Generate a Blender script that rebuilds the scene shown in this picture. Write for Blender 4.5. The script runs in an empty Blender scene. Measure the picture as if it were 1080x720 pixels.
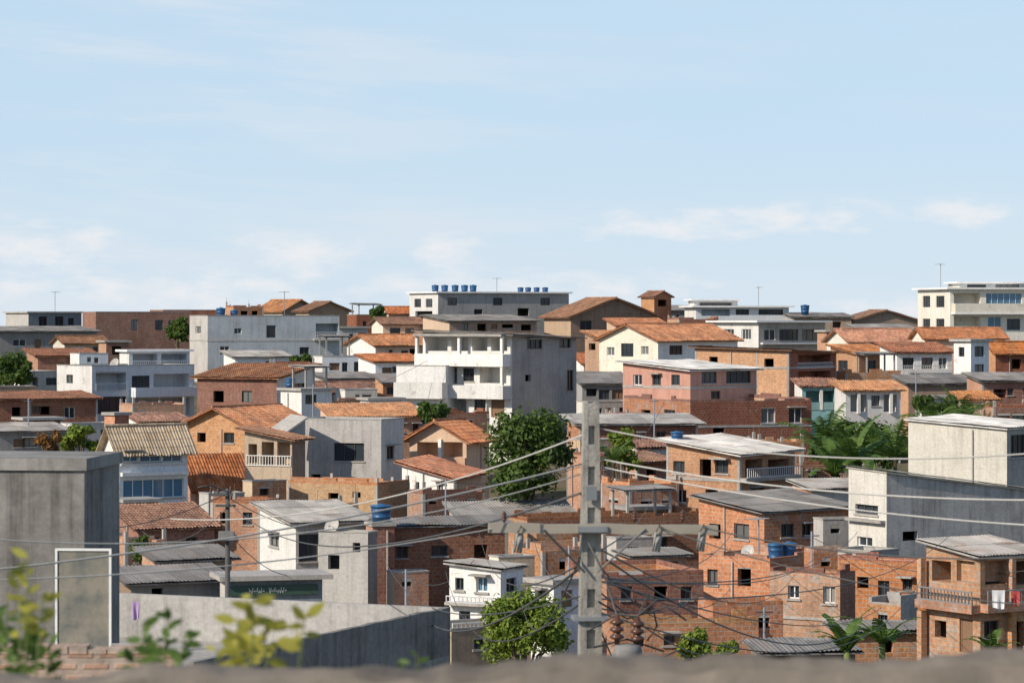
import bpy, math, random
from mathutils import Vector, noise
R=math.radians; cos=math.cos; sin=math.sin; PI=math.pi
S=bpy.context.scene; COL=S.collection
random.seed(7)
F=3062.0; HY=335.0; CZ=20.0
def P(px,py,Y): return Vector(((px-540)/F*Y, Y, CZ+(HY-py)/F*Y))
GT=[(-200,-4),(0,-1.75),(12,-2.2),(30,-6.5),(50,-10),(80,-15),(110,-18),(170,-18),(200,-15.5),(235,-11.5),(270,-9),(310,-7),(360,-5.5),(420,-5.5),(600,-10),(1500,-18),(9000,-60)]
def ground(y):
    if y<=GT[0][0]: return CZ+GT[0][1]
    for (a,za),(b,zb) in zip(GT,GT[1:]):
        if y<=b: return CZ+za+(zb-za)*(y-a)/(b-a)
    return CZ+GT[-1][1]
# ---------------------------------------------------------------- materials
class NT:
    def __init__(s,tree): s.t=tree
    def n(s,typ,ins=None,**kw):
        o=s.t.nodes.new(typ)
        for k,v in kw.items(): setattr(o,k,v)
        if ins:
            for k,v in ins.items():
                if hasattr(v,'is_linked') : s.t.links.new(v,o.inputs[k])
                else: o.inputs[k].default_value=v
        return o
    def noise(s,vec,sc,det=4,rough=.6):
        return s.n('ShaderNodeTexNoise',{'Vector':vec,'Scale':sc,'Detail':det,'Roughness':rough}).outputs['Fac']
    def mr(s,v,a,b,c=0.,d=1.,smooth=False):
        o=s.n('ShaderNodeMapRange',{'Value':v,'From Min':a,'From Max':b,'To Min':c,'To Max':d})
        if smooth: o.interpolation_type='SMOOTHSTEP'
        return o.outputs[0]
    def math(s,op,a,b=0.,clamp=False):
        o=s.n('ShaderNodeMath',{0:a,1:b},operation=op); o.use_clamp=clamp; return o.outputs[0]
    def mix(s,f,a,b,mode='MIX'):
        o=s.n('ShaderNodeMix',data_type='RGBA',blend_type=mode)
        for i,v in ((0,f),(6,a),(7,b)):
            if hasattr(v,'is_linked'): s.t.links.new(v,o.inputs[i])
            else: o.inputs[i].default_value=(v if i==0 or len(v)==4 else (*v,1))
        return o.outputs[2]
    def grey(s,v): return s.n('ShaderNodeCombineColor',{0:v,1:v,2:v}).outputs[0]
    def scale(s,vec,sc):
        return s.n('ShaderNodeVectorMath',{0:vec,1:sc},operation='MULTIPLY').outputs[0]
    def add(s,vec,b):
        return s.n('ShaderNodeVectorMath',{0:vec,1:b},operation='ADD').outputs[0]
MAT={}
def newmat(k,full):
    m=bpy.data.materials.new(full); m.use_nodes=True; MAT[k]=m
    nt=NT(m.node_tree); b=m.node_tree.nodes['Principled BSDF']
    return m,nt,b
def uvr(nt):
    uv=nt.n('ShaderNodeTexCoord').outputs['UV']
    rnd=nt.n('ShaderNodeObjectInfo').outputs['Random']
    off=nt.n('ShaderNodeCombineXYZ',{0:nt.math('MULTIPLY',rnd,37.),1:nt.math('MULTIPLY',rnd,11.)}).outputs[0]
    return uv,nt.add(uv,off),rnd
def finish(nt,b,col,rnd,bumpsrc,rough=.9,bs=.25,bd=.03,var=.16):
    hsv=nt.n('ShaderNodeHueSaturation',{'Hue':nt.mr(nt.math('FRACT',nt.math('MULTIPLY',rnd,7.3)),0,1,.492,.508),'Saturation':nt.mr(nt.math('FRACT',nt.math('MULTIPLY',rnd,5.7)),0,1,.82,1.1),'Value':nt.mr(rnd,0,1,1-var,1+var*.6),'Color':col})
    nt.t.links.new(hsv.outputs[0],b.inputs['Base Color'])
    b.inputs['Roughness'].default_value=rough
    b.inputs['Specular IOR Level'].default_value=.2
    bp=nt.n('ShaderNodeBump',{'Strength':bs,'Distance':bd,'Height':bumpsrc})
    nt.t.links.new(bp.outputs[0],b.inputs['Normal'])
def dirtmask(nt,uo,amt):
    n1=nt.mr(nt.noise(uo,.5,8,.72),.44,.70)
    n2=nt.mr(nt.noise(nt.scale(uo,(3.6,.2,1)),1.,6,.62),.48,.74)
    return nt.math('MULTIPLY',nt.math('ADD',nt.math('MULTIPLY',n1,.6),nt.math('MULTIPLY',n2,.7),True),amt)
def plaster(k,full,col,dirt=.5,dcol=None,bare=0.):
    m,nt,b=newmat(k,full); uv,uo,rnd=uvr(nt)
    dcol=dcol or tuple(c*.38+.01 for c in col)
    c=nt.mix(dirtmask(nt,uo,dirt),col,dcol)
    if bare:
        c=nt.mix(nt.mr(nt.noise(nt.add(uo,(7,3,0)),.7,8,.75),.60,.63,0,bare),c,(.38,.28,.22))
    n3=nt.noise(uo,7.,5,.7)
    c=nt.mix(1.,c,nt.grey(nt.mr(n3,.3,.7,.80,1.12)),'MULTIPLY')
    finish(nt,b,c,rnd,n3)
def brick(k,full,c1,c2,mort,smear=.35,dirt=.5,w=.3,h=.2,st=.58):
    m,nt,b=newmat(k,full); uv,uo,rnd=uvr(nt)
    wob=nt.n('ShaderNodeTexNoise',{'Vector':uo,'Scale':1.3,'Detail':2.}).outputs['Color']
    uw=nt.add(uv,nt.scale(wob,(.05,.05,0)))
    bt=nt.n('ShaderNodeTexBrick',{'Vector':uw,'Color1':(*c1,1),'Color2':(*c2,1),'Mortar':(*mort,1),'Scale':1.,'Mortar Size':.024,'Mortar Smooth':.3,'Bias':0.,'Brick Width':w,'Row Height':h})
    c=bt.outputs['Color']
    big=nt.noise(uo,4.5,5,.7)
    c=nt.mix(nt.mr(big,.48,.64,0,.4),c,tuple(min(1,x*1.3) for x in c1))
    c=nt.mix(nt.mr(nt.noise(uo,.45,6,.7),.45,.68,0,.4),c,tuple(x*.62 for x in c2))
    sm=nt.mr(nt.noise(nt.add(uo,(3,9,0)),.9,8,.75),st,st+.07,0,smear)
    c=nt.mix(sm,c,(.42,.37,.32))
    c=nt.mix(dirtmask(nt,uo,dirt),c,tuple(x*.34 for x in c2))
    fine=nt.noise(uo,6.,5,.75)
    c=nt.mix(1.,c,nt.grey(nt.mr(fine,.3,.7,.72,1.24)),'MULTIPLY')
    hgt=nt.math('SUBTRACT',fine,nt.math('MULTIPLY',bt.outputs['Fac'],.8))
    finish(nt,b,c,rnd,hgt,.95,.5,.03,.18)
def tile(k,full,c1,c2,c3,mold=.5):
    m,nt,b=newmat(k,full); uv,uo,rnd=uvr(nt)
    cell=nt.n('ShaderNodeVectorMath',{0:nt.scale(uv,(1/.21,1/.36,1))},operation='FLOOR').outputs[0]
    wn=nt.n('ShaderNodeTexWhiteNoise',{'Vector':cell},noise_dimensions='3D').outputs['Value']
    rp=nt.n('ShaderNodeValToRGB',{'Fac':wn}); e=rp.color_ramp.elements
    e[0].color=(*c2,1); e[1].color=(*c3,1); x=e.new(.5); x.color=(*c1,1)
    c=rp.outputs[0]
    mk=nt.mr(nt.noise(uo,.6,8,.75),.42,.68,0,mold)
    c=nt.mix(mk,c,(.10,.066,.052))
    c=nt.mix(nt.mr(nt.noise(nt.add(uo,(5,5,0)),.9,6,.7),.56,.7,0,.22),c,(.50,.36,.26))
    st=nt.mr(nt.noise(nt.scale(uo,(4.,.5,1)),1.,4),.5,.75,0,.45*mold+.1)
    c=nt.mix(st,c,(.18,.11,.075))
    finish(nt,b,c,rnd,nt.noise(uo,14.,3),.9,.2,.02,.2)
def fibre(k,full,col,dcol,amt=.7):
    m,nt,b=newmat(k,full); uv,uo,rnd=uvr(nt)
    sh=nt.n('ShaderNodeTexWhiteNoise',{'Vector':nt.n('ShaderNodeVectorMath',{0:nt.scale(uv,(1/1.05,1/1.9,1))},operation='FLOOR').outputs[0]},noise_dimensions='3D').outputs['Value']
    n1=nt.mr(nt.noise(uo,.9,7,.7),.4,.68); n2=nt.mr(nt.noise(nt.scale(uo,(7.,.4,1)),1.,5),.42,.75)
    c=nt.mix(nt.math('MULTIPLY',nt.math('ADD',nt.math('MULTIPLY',n1,.7),nt.math('MULTIPLY',n2,.35),True),amt),col,dcol)
    c=nt.mix(nt.mr(nt.noise(nt.add(uo,(2,8,0)),.7,6,.7),.53,.66,0,.6),c,(.26,.17,.115))
    c=nt.mix(1.,c,nt.grey(nt.mr(sh,0,1,.68,1.2)),'MULTIPLY')
    finish(nt,b,c,rnd,nt.noise(uo,10.,3),.85,.15,.02,.18)
def paint(k,full,col,rough=.6,metal=0.,var=.1):
    m,nt,b=newmat(k,full); oc=nt.n('ShaderNodeTexCoord').outputs['Object']
    rnd=nt.n('ShaderNodeObjectInfo').outputs['Random']
    n=nt.noise(oc,3.,5,.7)
    c=nt.mix(nt.mr(n,.45,.75,0,.45),col,tuple(x*.6 for x in col))
    hsv=nt.n('ShaderNodeHueSaturation',{'Value':nt.mr(rnd,0,1,1-var,1+var),'Color':c})
    nt.t.links.new(hsv.outputs[0],b.inputs['Base Color']); b.inputs['Roughness'].default_value=rough; b.inputs['Metallic'].default_value=metal
def leafmat(k,full,c1,c2):
    m,nt,b=newmat(k,full); oc=nt.n('ShaderNodeTexCoord').outputs['Object']
    ri=nt.n('ShaderNodeNewGeometry').outputs['Random Per Island']
    f=nt.math('ADD',nt.math('MULTIPLY',ri,.6),nt.mr(nt.noise(oc,.9,3),.35,.65,0,.5),True)
    c=nt.mix(f,c1,c2)
    nt.t.links.new(c,b.inputs['Base Color']); b.inputs['Roughness'].default_value=.55; b.inputs['Specular IOR Level'].default_value=.3
    tr=nt.n('ShaderNodeBsdfTranslucent',{'Color':c}); mx=nt.n('ShaderNodeMixShader',{0:.35,1:b.outputs[0],2:tr.outputs[0]})
    nt.t.links.new(mx.outputs[0],nt.t.nodes['Material Output'].inputs[0])
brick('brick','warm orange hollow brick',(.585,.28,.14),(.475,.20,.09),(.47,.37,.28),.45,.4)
brick('brickd','dark red and shaded brick',(.36,.145,.085),(.275,.10,.06),(.31,.22,.16),.4,.5)  # true dark red brick, and orange brick with shade put into the colour
brick('bricky','yellowish brick',(.60,.355,.195),(.52,.28,.14),(.48,.39,.29),.45,.35)
brick('brickp','brick patched with cement',(.555,.265,.135),(.45,.19,.09),(.43,.35,.27),.8,.45,st=.53)
brick('brickn','near pale terracotta brick',(.58,.39,.29),(.50,.31,.22),(.44,.37,.31),.5,.4,.2,.07)
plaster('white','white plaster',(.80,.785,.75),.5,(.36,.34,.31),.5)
plaster('white2','bluish shade-tinted white plaster',(.70,.73,.76),.42)  # cool tint puts the shade of right-hand white walls into the colour
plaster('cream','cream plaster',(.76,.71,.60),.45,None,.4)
plaster('creamw','dirty cream white render',(.64,.61,.54),.6,(.30,.28,.24))
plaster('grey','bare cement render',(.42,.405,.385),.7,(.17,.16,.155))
plaster('greyl','pale cement render',(.55,.525,.49),.65,(.24,.23,.22))
plaster('roughc','rough stained cement',(.47,.445,.41),.95,(.17,.16,.15),.25)
plaster('greyd','stained dark cement',(.27,.265,.26),.7,(.12,.115,.11))
plaster('nearc','near weathered concrete',(.31,.295,.275),.95,(.075,.07,.065))
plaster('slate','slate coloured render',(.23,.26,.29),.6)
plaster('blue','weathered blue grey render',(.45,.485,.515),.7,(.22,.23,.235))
plaster('pink','dusty salmon red paint',(.51,.235,.165),.55,None,.5)
plaster('peach','peach paint',(.69,.46,.32),.45,None,.6)
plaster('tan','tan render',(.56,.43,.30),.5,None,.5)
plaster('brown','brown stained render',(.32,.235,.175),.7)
plaster('teal','teal paint',(.19,.38,.40),.4)
plaster('slab','raw concrete slab',(.43,.405,.37),.65,(.17,.16,.15))
plaster('slabw','whitewashed slab',(.76,.75,.73),.4)
plaster('ledge','grey weathered concrete',(.235,.195,.155),.8,(.075,.065,.055))
tile('tile','orange clay tile',(.53,.225,.10),(.40,.15,.065),(.61,.31,.16),.7)
tile('tiled','old brown clay tile',(.35,.17,.105),(.245,.11,.07),(.43,.235,.145),.75)
tile('tileb','sandy clay tile',(.50,.37,.23),(.40,.27,.15),(.58,.46,.31),.5)
fibre('fib','grey fibre cement sheet',(.41,.39,.36),(.20,.185,.17))
fibre('fibd','dark weathered fibre cement sheet',(.25,.24,.23),(.11,.105,.10))
fibre('fibw','pale metal sheet',(.66,.64,.60),(.36,.34,.31),.6)
paint('wf','white window paint',(.75,.75,.73)); paint('df','dark aluminium',(.07,.07,.075),.4)
paint('wood','weathered wood',(.22,.13,.075),.8); paint('steel','galvanised steel',(.36,.37,.38),.45,.5)
paint('tank','blue plastic',(.02,.095,.23),.45); paint('tankl','light blue plastic lid',(.03,.13,.28),.45)
paint('rubber','black cable',(.08,.08,.08),.6); paint('wire','pale aluminium cable',(.5,.49,.46),.5)
paint('porc','grey porcelain',(.36,.36,.36),.35); paint('porcb','brown porcelain',(.10,.045,.03),.3)
paint('timber','weathered grey crossarm',(.33,.295,.24),.85); paint('rail','railing paint',(.55,.56,.58),.5)
paint('cloth','white cotton',(.75,.74,.75),.9); paint('clothr','red cotton',(.5,.08,.08),.9); paint('clothp','lilac cotton',(.42,.3,.5),.9)
paint('sign','dark green board',(.035,.075,.055),.6); paint('bark','tree bark',(.15,.11,.075),.95); paint('stem','green stem',(.16,.2,.06),.8)
leafmat('lf','dark green leaves',(.034,.074,.016),(.13,.195,.038)); leafmat('lf2','sunlit green leaves',(.09,.16,.02),(.27,.34,.05))
leafmat('lfb','rusty leaves',(.18,.09,.03),(.30,.16,.05)); leafmat('lfp','palm green leaves',(.045,.11,.02),(.15,.23,.05)); leafmat('lfy','yellow green weed leaves',(.22,.27,.05),(.50,.42,.07))
m,nt,b=newmat('glass','window glass'); b.inputs['Roughness'].default_value=.12
rnd=nt.n('ShaderNodeObjectInfo').outputs['Random']; rp=nt.n('ShaderNodeValToRGB',{'Fac':rnd}); e=rp.color_ramp.elements
e[0].color=(.015,.018,.022,1); e[1].color=(.25,.25,.23,1); x=e.new(.7); x.color=(.04,.05,.06,1); nt.t.links.new(rp.outputs[0],b.inputs['Base Color'])
m,nt,b=newmat('bglass','blue tinted glass'); b.inputs['Base Color'].default_value=(.08,.19,.29,1); b.inputs['Roughness'].default_value=.1
m,nt,b=newmat('pglass','dull glass with painted reflection'); oc=nt.n('ShaderNodeTexCoord').outputs['Object']
c=nt.mix(nt.mr(nt.noise(oc,1.6,6,.65),.42,.62),(.28,.255,.21),(.14,.15,.14)); nt.t.links.new(c,b.inputs['Base Color']); b.inputs['Roughness'].default_value=.25; b.inputs['Specular IOR Level'].default_value=.5  # warm blotches stand for a brownish reflection, painted into the pane colour
m,nt,b=newmat('pole','cast concrete'); oc=nt.n('ShaderNodeTexCoord').outputs['Object']
n1=nt.noise(nt.scale(oc,(1,1,.3)),5.,6,.7); n2=nt.noise(oc,30.,4,.7)
c=nt.mix(nt.mr(n1,.42,.7),(.42,.395,.35),(.19,.175,.15)); c=nt.mix(nt.mr(n2,.5,.7,0,.6),c,(.14,.13,.12))
nt.t.links.new(c,b.inputs['Base Color']); b.inputs['Roughness'].default_value=.95
bp=nt.n('ShaderNodeBump',{'Strength':.5,'Distance':.02,'Height':n2}); nt.t.links.new(bp.outputs[0],b.inputs['Normal'])
m,nt,b=newmat('soil','hillside soil and weeds'); oc=nt.n('ShaderNodeTexCoord').outputs['Object']
c=nt.mix(nt.mr(nt.noise(oc,.12,8,.7),.45,.6),(.15,.11,.07),(.05,.075,.025)); nt.t.links.new(c,b.inputs['Base Color']); b.inputs['Roughness'].default_value=1.
# ---------------------------------------------------------------- mesh helper
class M:
    def __init__(s): s.v=[]; s.f=[]; s.mi=[]; s.uv={}
    def face(s,pts,mi=0,uv=None):
        i=len(s.v); s.v+=[tuple(p) for p in pts]; s.f.append(tuple(range(i,i+len(pts)))); s.mi.append(mi)
        if uv: s.uv[len(s.f)-1]=uv
    def boxp(s,pt,u0,u1,z0,z1,o0,o1,mi=0):
        c=[pt(u,z,o) for o in (o0,o1) for z in (z0,z1) for u in (u0,u1)]
        i=len(s.v); s.v+=c
        for q in ((0,1,3,2),(4,6,7,5),(0,4,5,1),(2,3,7,6),(0,2,6,4),(1,5,7,3)):
            s.f.append(tuple(i+k for k in q)); s.mi.append(mi)
    def box(s,x0,x1,y0,y1,z0,z1,mi=0): s.boxp(lambda u,z,o:(u,o,z),x0,x1,z0,z1,y0,y1,mi)
    def tube(s,pts,rad,n=6,mi=0,cap=True):
        pts=[Vector(p) for p in pts]; base=len(s.v); k=len(pts)
        for i,p in enumerate(pts):
            d=(pts[min(i+1,k-1)]-pts[max(i-1,0)]).normalized()
            a=d.cross(Vector((0,0,1)) if abs(d.z)<.9 else Vector((1,0,0))).normalized(); bb=d.cross(a)
            r=rad[i] if hasattr(rad,'__len__') else rad
            for j in range(n):
                th=2*PI*j/n; s.v.append(tuple(p+a*cos(th)*r+bb*sin(th)*r))
        for i in range(k-1):
            for j in range(n):
                s.f.append((base+i*n+j,base+i*n+(j+1)%n,base+(i+1)*n+(j+1)%n,base+(i+1)*n+j)); s.mi.append(mi)
        if cap:
            s.f.append(tuple(base+j for j in range(n))); s.mi.append(mi)
            s.f.append(tuple(base+(k-1)*n+j for j in range(n))); s.mi.append(mi)
    def lathe(s,prof,n=20,mi=0,c=(0,0,0)):
        base=len(s.v)
        for r,z in prof:
            for j in range(n): s.v.append((c[0]+r*cos(2*PI*j/n),c[1]+r*sin(2*PI*j/n),c[2]+z))
        for i in range(len(prof)-1):
            for j in range(n):
                s.f.append((base+i*n+j,base+i*n+(j+1)%n,base+(i+1)*n+(j+1)%n,base+(i+1)*n+j)); s.mi.append(mi)
    def build(s,name,mats,parent=None,smooth=False,loc=None):
        me=bpy.data.meshes.new(name); me.from_pydata(s.v,[],s.f)
        for k in (mats if isinstance(mats,(list,tuple)) else [mats]): me.materials.append(MAT[k])
        me.polygons.foreach_set('material_index',s.mi)
        uvl=me.uv_layers.new(name='UVMap').data
        for p in me.polygons:
            u=s.uv.get(p.index)
            if u:
                for k,li in enumerate(p.loop_indices): uvl[li].uv=u[k]
            else:
                nx,ny,nz=map(abs,p.normal)
                for li in p.loop_indices:
                    v=me.vertices[me.loops[li].vertex_index].co
                    uvl[li].uv=(v.x,v.y) if nz>max(nx,ny) else ((v.y,v.z) if nx>ny else (v.x,v.z))
        if smooth: me.polygons.foreach_set('use_smooth',[True]*len(me.polygons))
        o=bpy.data.objects.new(name,me); COL.objects.link(o)
        if parent: o.parent=parent
        if loc is not None: o.location=loc
        return o
def tag(o,label,cat,group=None,kind=None):
    if label: o['label']=label
    if cat: o['category']=cat
    if group: o['group']=group
    if kind: o['kind']=kind
    return o
def empty(name,label,cat,loc,rz=0,group=None):
    o=bpy.data.objects.new(name,None); COL.objects.link(o); o.location=loc; o.rotation_euler=(0,0,rz); o.empty_display_size=.3
    return tag(o,label,cat,group)
def sheet(m,fn,a0,a1,b0,b1,kind,mi=0):
    """a across the slope, b up the slope; fn(a,b)->(x,y,z)"""
    W=a1-a0; L=b1-b0
    if kind=='flat':
        m.face([fn(a0,b0),fn(a1,b0),fn(a1,b1),fn(a0,b1)],mi)
    else:
        tl=kind=='tile'
        pitch=.21 if tl else .177; amp=.04 if tl else .02
        n=max(8,int(W/pitch*4)); n=min(n,420)
        rows=[]
        if tl:
            k=max(1,int(L/.36))
            for i in range(k): rows+=[(b0+L*i/k,.035),(b0+L*(i+1)/k,.0)]
        else:
            k=max(1,int(L/1.8))
            for i in range(k): rows+=[(b0+L*i/k,.02),(b0+L*(i+1)/k,.0)]
        base=len(m.v)
        jit=[random.uniform(-.016,.016) for _ in range(n+1)]
        eav=[random.uniform(-.07,.05) for _ in range(n//4+2)]
        for ri,(bb,off) in enumerate(rows):
            for i in range(n+1):
                a=a0+W*i/n; ph=2*PI*(a-a0)/pitch
                b2=bb+(eav[i//4] if ri==0 else 0)
                x,y,z=fn(a,b2); sg=.06*noise.noise((a*.45,bb*.45,W))
                m.v.append((x,y,z+off+amp*(sin(ph))+sg+jit[i]*(1 if tl else .3)))
        for r in range(len(rows)-1):
            for i in range(n):
                q=(base+r*(n+1)+i,base+r*(n+1)+i+1,base+(r+1)*(n+1)+i+1,base+(r+1)*(n+1)+i)
                m.f.append(q); m.mi.append(mi)
                A0=a0+W*i/n; A1=a0+W*(i+1)/n; m.uv[len(m.f)-1]=[(A0,rows[r][0]),(A1,rows[r][0]),(A1,rows[r+1][0]),(A0,rows[r+1][0])]
    c=[Vector(fn(a0,b0+(.06 if kind!='flat' else 0))),Vector(fn(a1,b0+(.06 if kind!='flat' else 0))),Vector(fn(a1,b1)),Vector(fn(a0,b1))]
    d=Vector((0,0,-.13)); e=Vector((0,0,-.06)) if kind!='flat' else Vector((0,0,0))
    m.face([p+d for p in c],mi)
    for i in range(4): m.face([c[i]+e,c[(i+1)%4]+e,c[(i+1)%4]+d,c[i]+d],mi)
def rk(mat): return 'tile' if mat.startswith('tile') else ('sheet' if mat.startswith('fib') else 'flat')
HOUSES={}
def H(name,label,xl,xc,xr,yt,Y,wm,roof,w=(),ex=(),t=None,q=1.0,group=None,cat='house',cols=None,bands=(),key=None,zb=None):
    rh=random.Random(int(xl*7+xr*13+yt*3))
    Cx=(xc-540)/F*Y; kc=(xc-540)/F
    t=R(t) if t is not None else math.atan2(xc-xl,(xr-xc)*q)
    t=t-math.atan(kc)
    c,s=cos(t),sin(t); D={'R':(c,s),'L':(-s,c)}
    def hit(px,f): k=(px-540)/F; d=D[f]; return (k*Y-Cx)/(d[0]-k*d[1])
    wR=hit(xr,'R'); wL=hit(xl,'L')
    wR=min(max(wR,.5),40); wL=min(max(wL,.5),40)
    if zb is None: zb=min(ground(Y),ground(Y+wR*s),ground(Y+wL*c))-1.2
    zt=CZ+(HY-yt)/F*Y-zb
    def rise(v,x,y):
        if v<=20: return v
        Yp=Y+x*s+y*c; return max(.15,CZ+(HY-v)/F*Yp-zb-zt)
    if roof[0]=='shed': roof=('shed',roof[1],roof[2],rise(roof[3],0,wL),roof[4])
    if roof[0]=='gL': roof=('gL',roof[1],rise(roof[2],0,wL/2),roof[3])
    if roof[0]=='gR': roof=('gR',roof[1],rise(roof[2],wR/2,0),roof[3])
    root=empty(name,label,cat,(Cx,Y,zb),t,group)
    def fz(f,px,py):
        u=hit(px,f); return u, CZ+(HY-py)/F*(Y+u*D[f][1])-zb
    PT={'R':lambda u,z,o:(u,-o,z),'L':lambda u,z,o:(-o,u,z)}
    W={'R':wR,'L':wL}
    rt=roof[0]; dR=dL=0.
    if rt=='shed': dR,dL=roof[2],roof[3]
    tops={'R':lambda u:zt+dR*u/wR,'L':lambda u:zt+dL*u/wL}
    wm=(wm,wm) if isinstance(wm,str) else wm  # left and right wall tones; many right ones carry shade in their colour
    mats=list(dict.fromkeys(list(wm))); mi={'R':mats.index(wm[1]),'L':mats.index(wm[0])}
    m=M(); ops={'R':[],'L':[]}
    for f,x0,y0,x1,y1,k in w:
        xm=(x0+x1)/2
        u0,_=fz(f,x0,y0); u1,_=fz(f,x1,y0); _,z1=fz(f,xm,y0); _,z0=fz(f,xm,y1)
        u0,u1=min(u0,u1),max(u0,u1); u0=max(u0,.06); u1=min(u1,W[f]-.06)
        top=min(tops[f](u0),tops[f](u1))-.05; z1=min(z1,top); z0=max(z0,.3)
        if u1-u0<.15 or z1-z0<.15: continue
        dep={'v':1.5,'h':.25,'d':.12}.get(k,.14); ops[f].append((u0,u1,z0,z1,k,dep))
    for f in 'RL':
        pt=PT[f]; us=sorted({0.,W[f]}|{x for o in ops[f] for x in o[:2]}); zs=sorted({0.}|{x for o in ops[f] for x in o[2:4]})
        tp=tops[f]
        for i in range(len(us)-1):
            for j in range(len(zs)):
                um=(us[i]+us[i+1])/2
                if j<len(zs)-1:
                    zm=(zs[j]+zs[j+1])/2
                    if any(o[0]<um<o[1] and o[2]<zm<o[3] for o in ops[f]): continue
                    m.face([pt(us[i],zs[j],0),pt(us[i+1],zs[j],0),pt(us[i+1],zs[j+1],0),pt(us[i],zs[j+1],0)],mi[f])
                else:
                    m.face([pt(us[i],zs[j],0),pt(us[i+1],zs[j],0),pt(us[i+1],tp(us[i+1]),0),pt(us[i],tp(us[i]),0)],mi[f])
        for u0,u1,z0,z1,k,dep in ops[f]:
            d2=-dep-.05
            for a,b in (((u0,z0),(u1,z0)),((u1,z0),(u1,z1)),((u1,z1),(u0,z1)),((u0,z1),(u0,z0))):
                m.face([pt(*a,0),pt(*b,0),pt(*b,d2),pt(*a,d2)],mi[f])
            if k=='v': m.face([pt(u0,z0,d2),pt(u1,z0,d2),pt(u1,z1,d2),pt(u0,z1,d2)],mi[f])
    m.face([(wR,0,0),(wR,wL,0),(wR,wL,zt+dR+dL),(wR,0,zt+dR)],mi['R']); m.face([(0,wL,0),(wR,wL,0),(wR,wL,zt+dR+dL),(0,wL,zt+dL)],mi['L'])
    if rt=='gL':
        m.face([(0,0,zt),(0,wL,zt),(0,wL/2,zt+roof[2])],mi['L']); m.face([(wR,0,zt),(wR,wL,zt),(wR,wL/2,zt+roof[2])],mi['L'])
    if rt=='gR':
        m.face([(0,0,zt),(wR,0,zt),(wR/2,0,zt+roof[2])],mi['R']); m.face([(0,wL,zt),(wR,wL,zt),(wR/2,wL,zt+roof[2])],mi['R'])
    m.build('wall',mats,root)
    r=M(); rm=roof[1]; o=roof[-1]; kd=rk(rm)
    if rt=='flat':
        r.box(-o,wR+o,-o,wL+o,zt,zt+.2); r.build('roof',rm,root)
    elif rt=='par':
        h=o; r.box(.01,wR-.01,.01,wL-.01,zt-h-.15,zt-h); r.build('roof',rm,root)
        p=M(); T=.16; e=.03
        if cols:   # unfinished brick tops: courses of uneven height
            e=.004
            def run(x0,x1,y0,y1,alongx):
                L_=(x1-x0) if alongx else (y1-y0); n=max(1,int(L_/.55)); hh=.2
                for i in range(n):
                    if rh.random()<.45: hh=rh.choice((.06,.06,.2,.2,.26,.4))
                    a=i/n*L_; b2=(i+1)/n*L_
                    if alongx: p.box(x0+a,x0+b2,y0,y1,zt,zt+hh)
                    else: p.box(x0,x1,y0+a,y0+b2,zt,zt+hh)
            run(0,wR,e,T,True); run(0,wR,wL-T,wL-e,True); run(e,T,T,wL-T,False); run(wR-T,wR-e,T,wL-T,False)
            p.build('parapet_top',wm[1],root)
        else:
            p.box(-e,wR+e,-e,T,zt,zt+.07); p.box(-e,wR+e,wL-T,wL+e,zt,zt+.07); p.box(-e,T,T,wL-T,zt,zt+.07); p.box(wR-T,wR+e,T,wL-T,zt,zt+.07)
            p.build('parapet_cap',rm,root)
        q2=M(); q2.box(.012,wR-.012,.012,T,zt-h,zt-.002); q2.box(.012,wR-.012,wL-T,wL-.012,zt-h,zt-.002); q2.box(.012,T,T,wL-T,zt-h,zt-.002); q2.box(wR-T,wR-.012,T,wL-T,zt-h,zt-.002)
        q2.build('parapet',wm[0],root)
        if cols is True:
            for x,y in ((.02,.02),(wR*.5,.02),(wR-.2,.02),(.02,wL-.2),(.02,wL*.5)):
                if rh.random()<.35: continue
                hh=rh.uniform(.3,.8); st=M(); st.box(x,x+.18,y,y+.18,zt+.05,zt+hh); so_=st.build('starter_column','slab',root)
                rb=M(); rb.tube([(x+.06,y+.06,zt+hh-.02),(x+.05,y+.07,zt+hh+.55)],.014,4); rb.build('rebar','wood',so_)
    elif rt=='shed':
        pl=lambda x,y:zt+.13+dR*x/wR+dL*y/wL
        if abs(dL)>=abs(dR): sheet(r,lambda a,b:(a,b,pl(a,b)),-o,wR+o,-o,wL+o,kd)
        else: sheet(r,lambda a,b:(b,a,pl(b,a)),-o,wL+o,-o,wR+o,kd)
        r.build('roof',rm,root)
    elif rt=='gL':
        h=roof[2]; sl=h/(wL/2)
        sheet(r,lambda a,b:(a,b,zt+.13+b*sl),-o,wR+o,-o,wL/2,kd)
        sheet(r,lambda a,b:(a,wL-b,zt+.132+b*sl),-o,wR+o,-o,wL/2-.01,kd)
        if kd=='tile': r.tube([(-o,wL/2,zt+.16+h),(wR+o,wL/2,zt+.16+h)],.1,6)
        r.build('roof',rm,root)
    elif rt=='gR':
        h=roof[2]; sl=h/(wR/2)
        sheet(r,lambda a,b:(b,a,zt+.13+b*sl),-o,wL+o,-o,wR/2,kd)
        sheet(r,lambda a,b:(wR-b,a,zt+.132+b*sl),-o,wL+o,-o,wR/2-.01,kd)
        if kd=='tile': r.tube([(wR/2,-o,zt+.16+h),(wR/2,wL+o,zt+.16+h)],.1,6)
        r.build('roof',rm,root)
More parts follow.
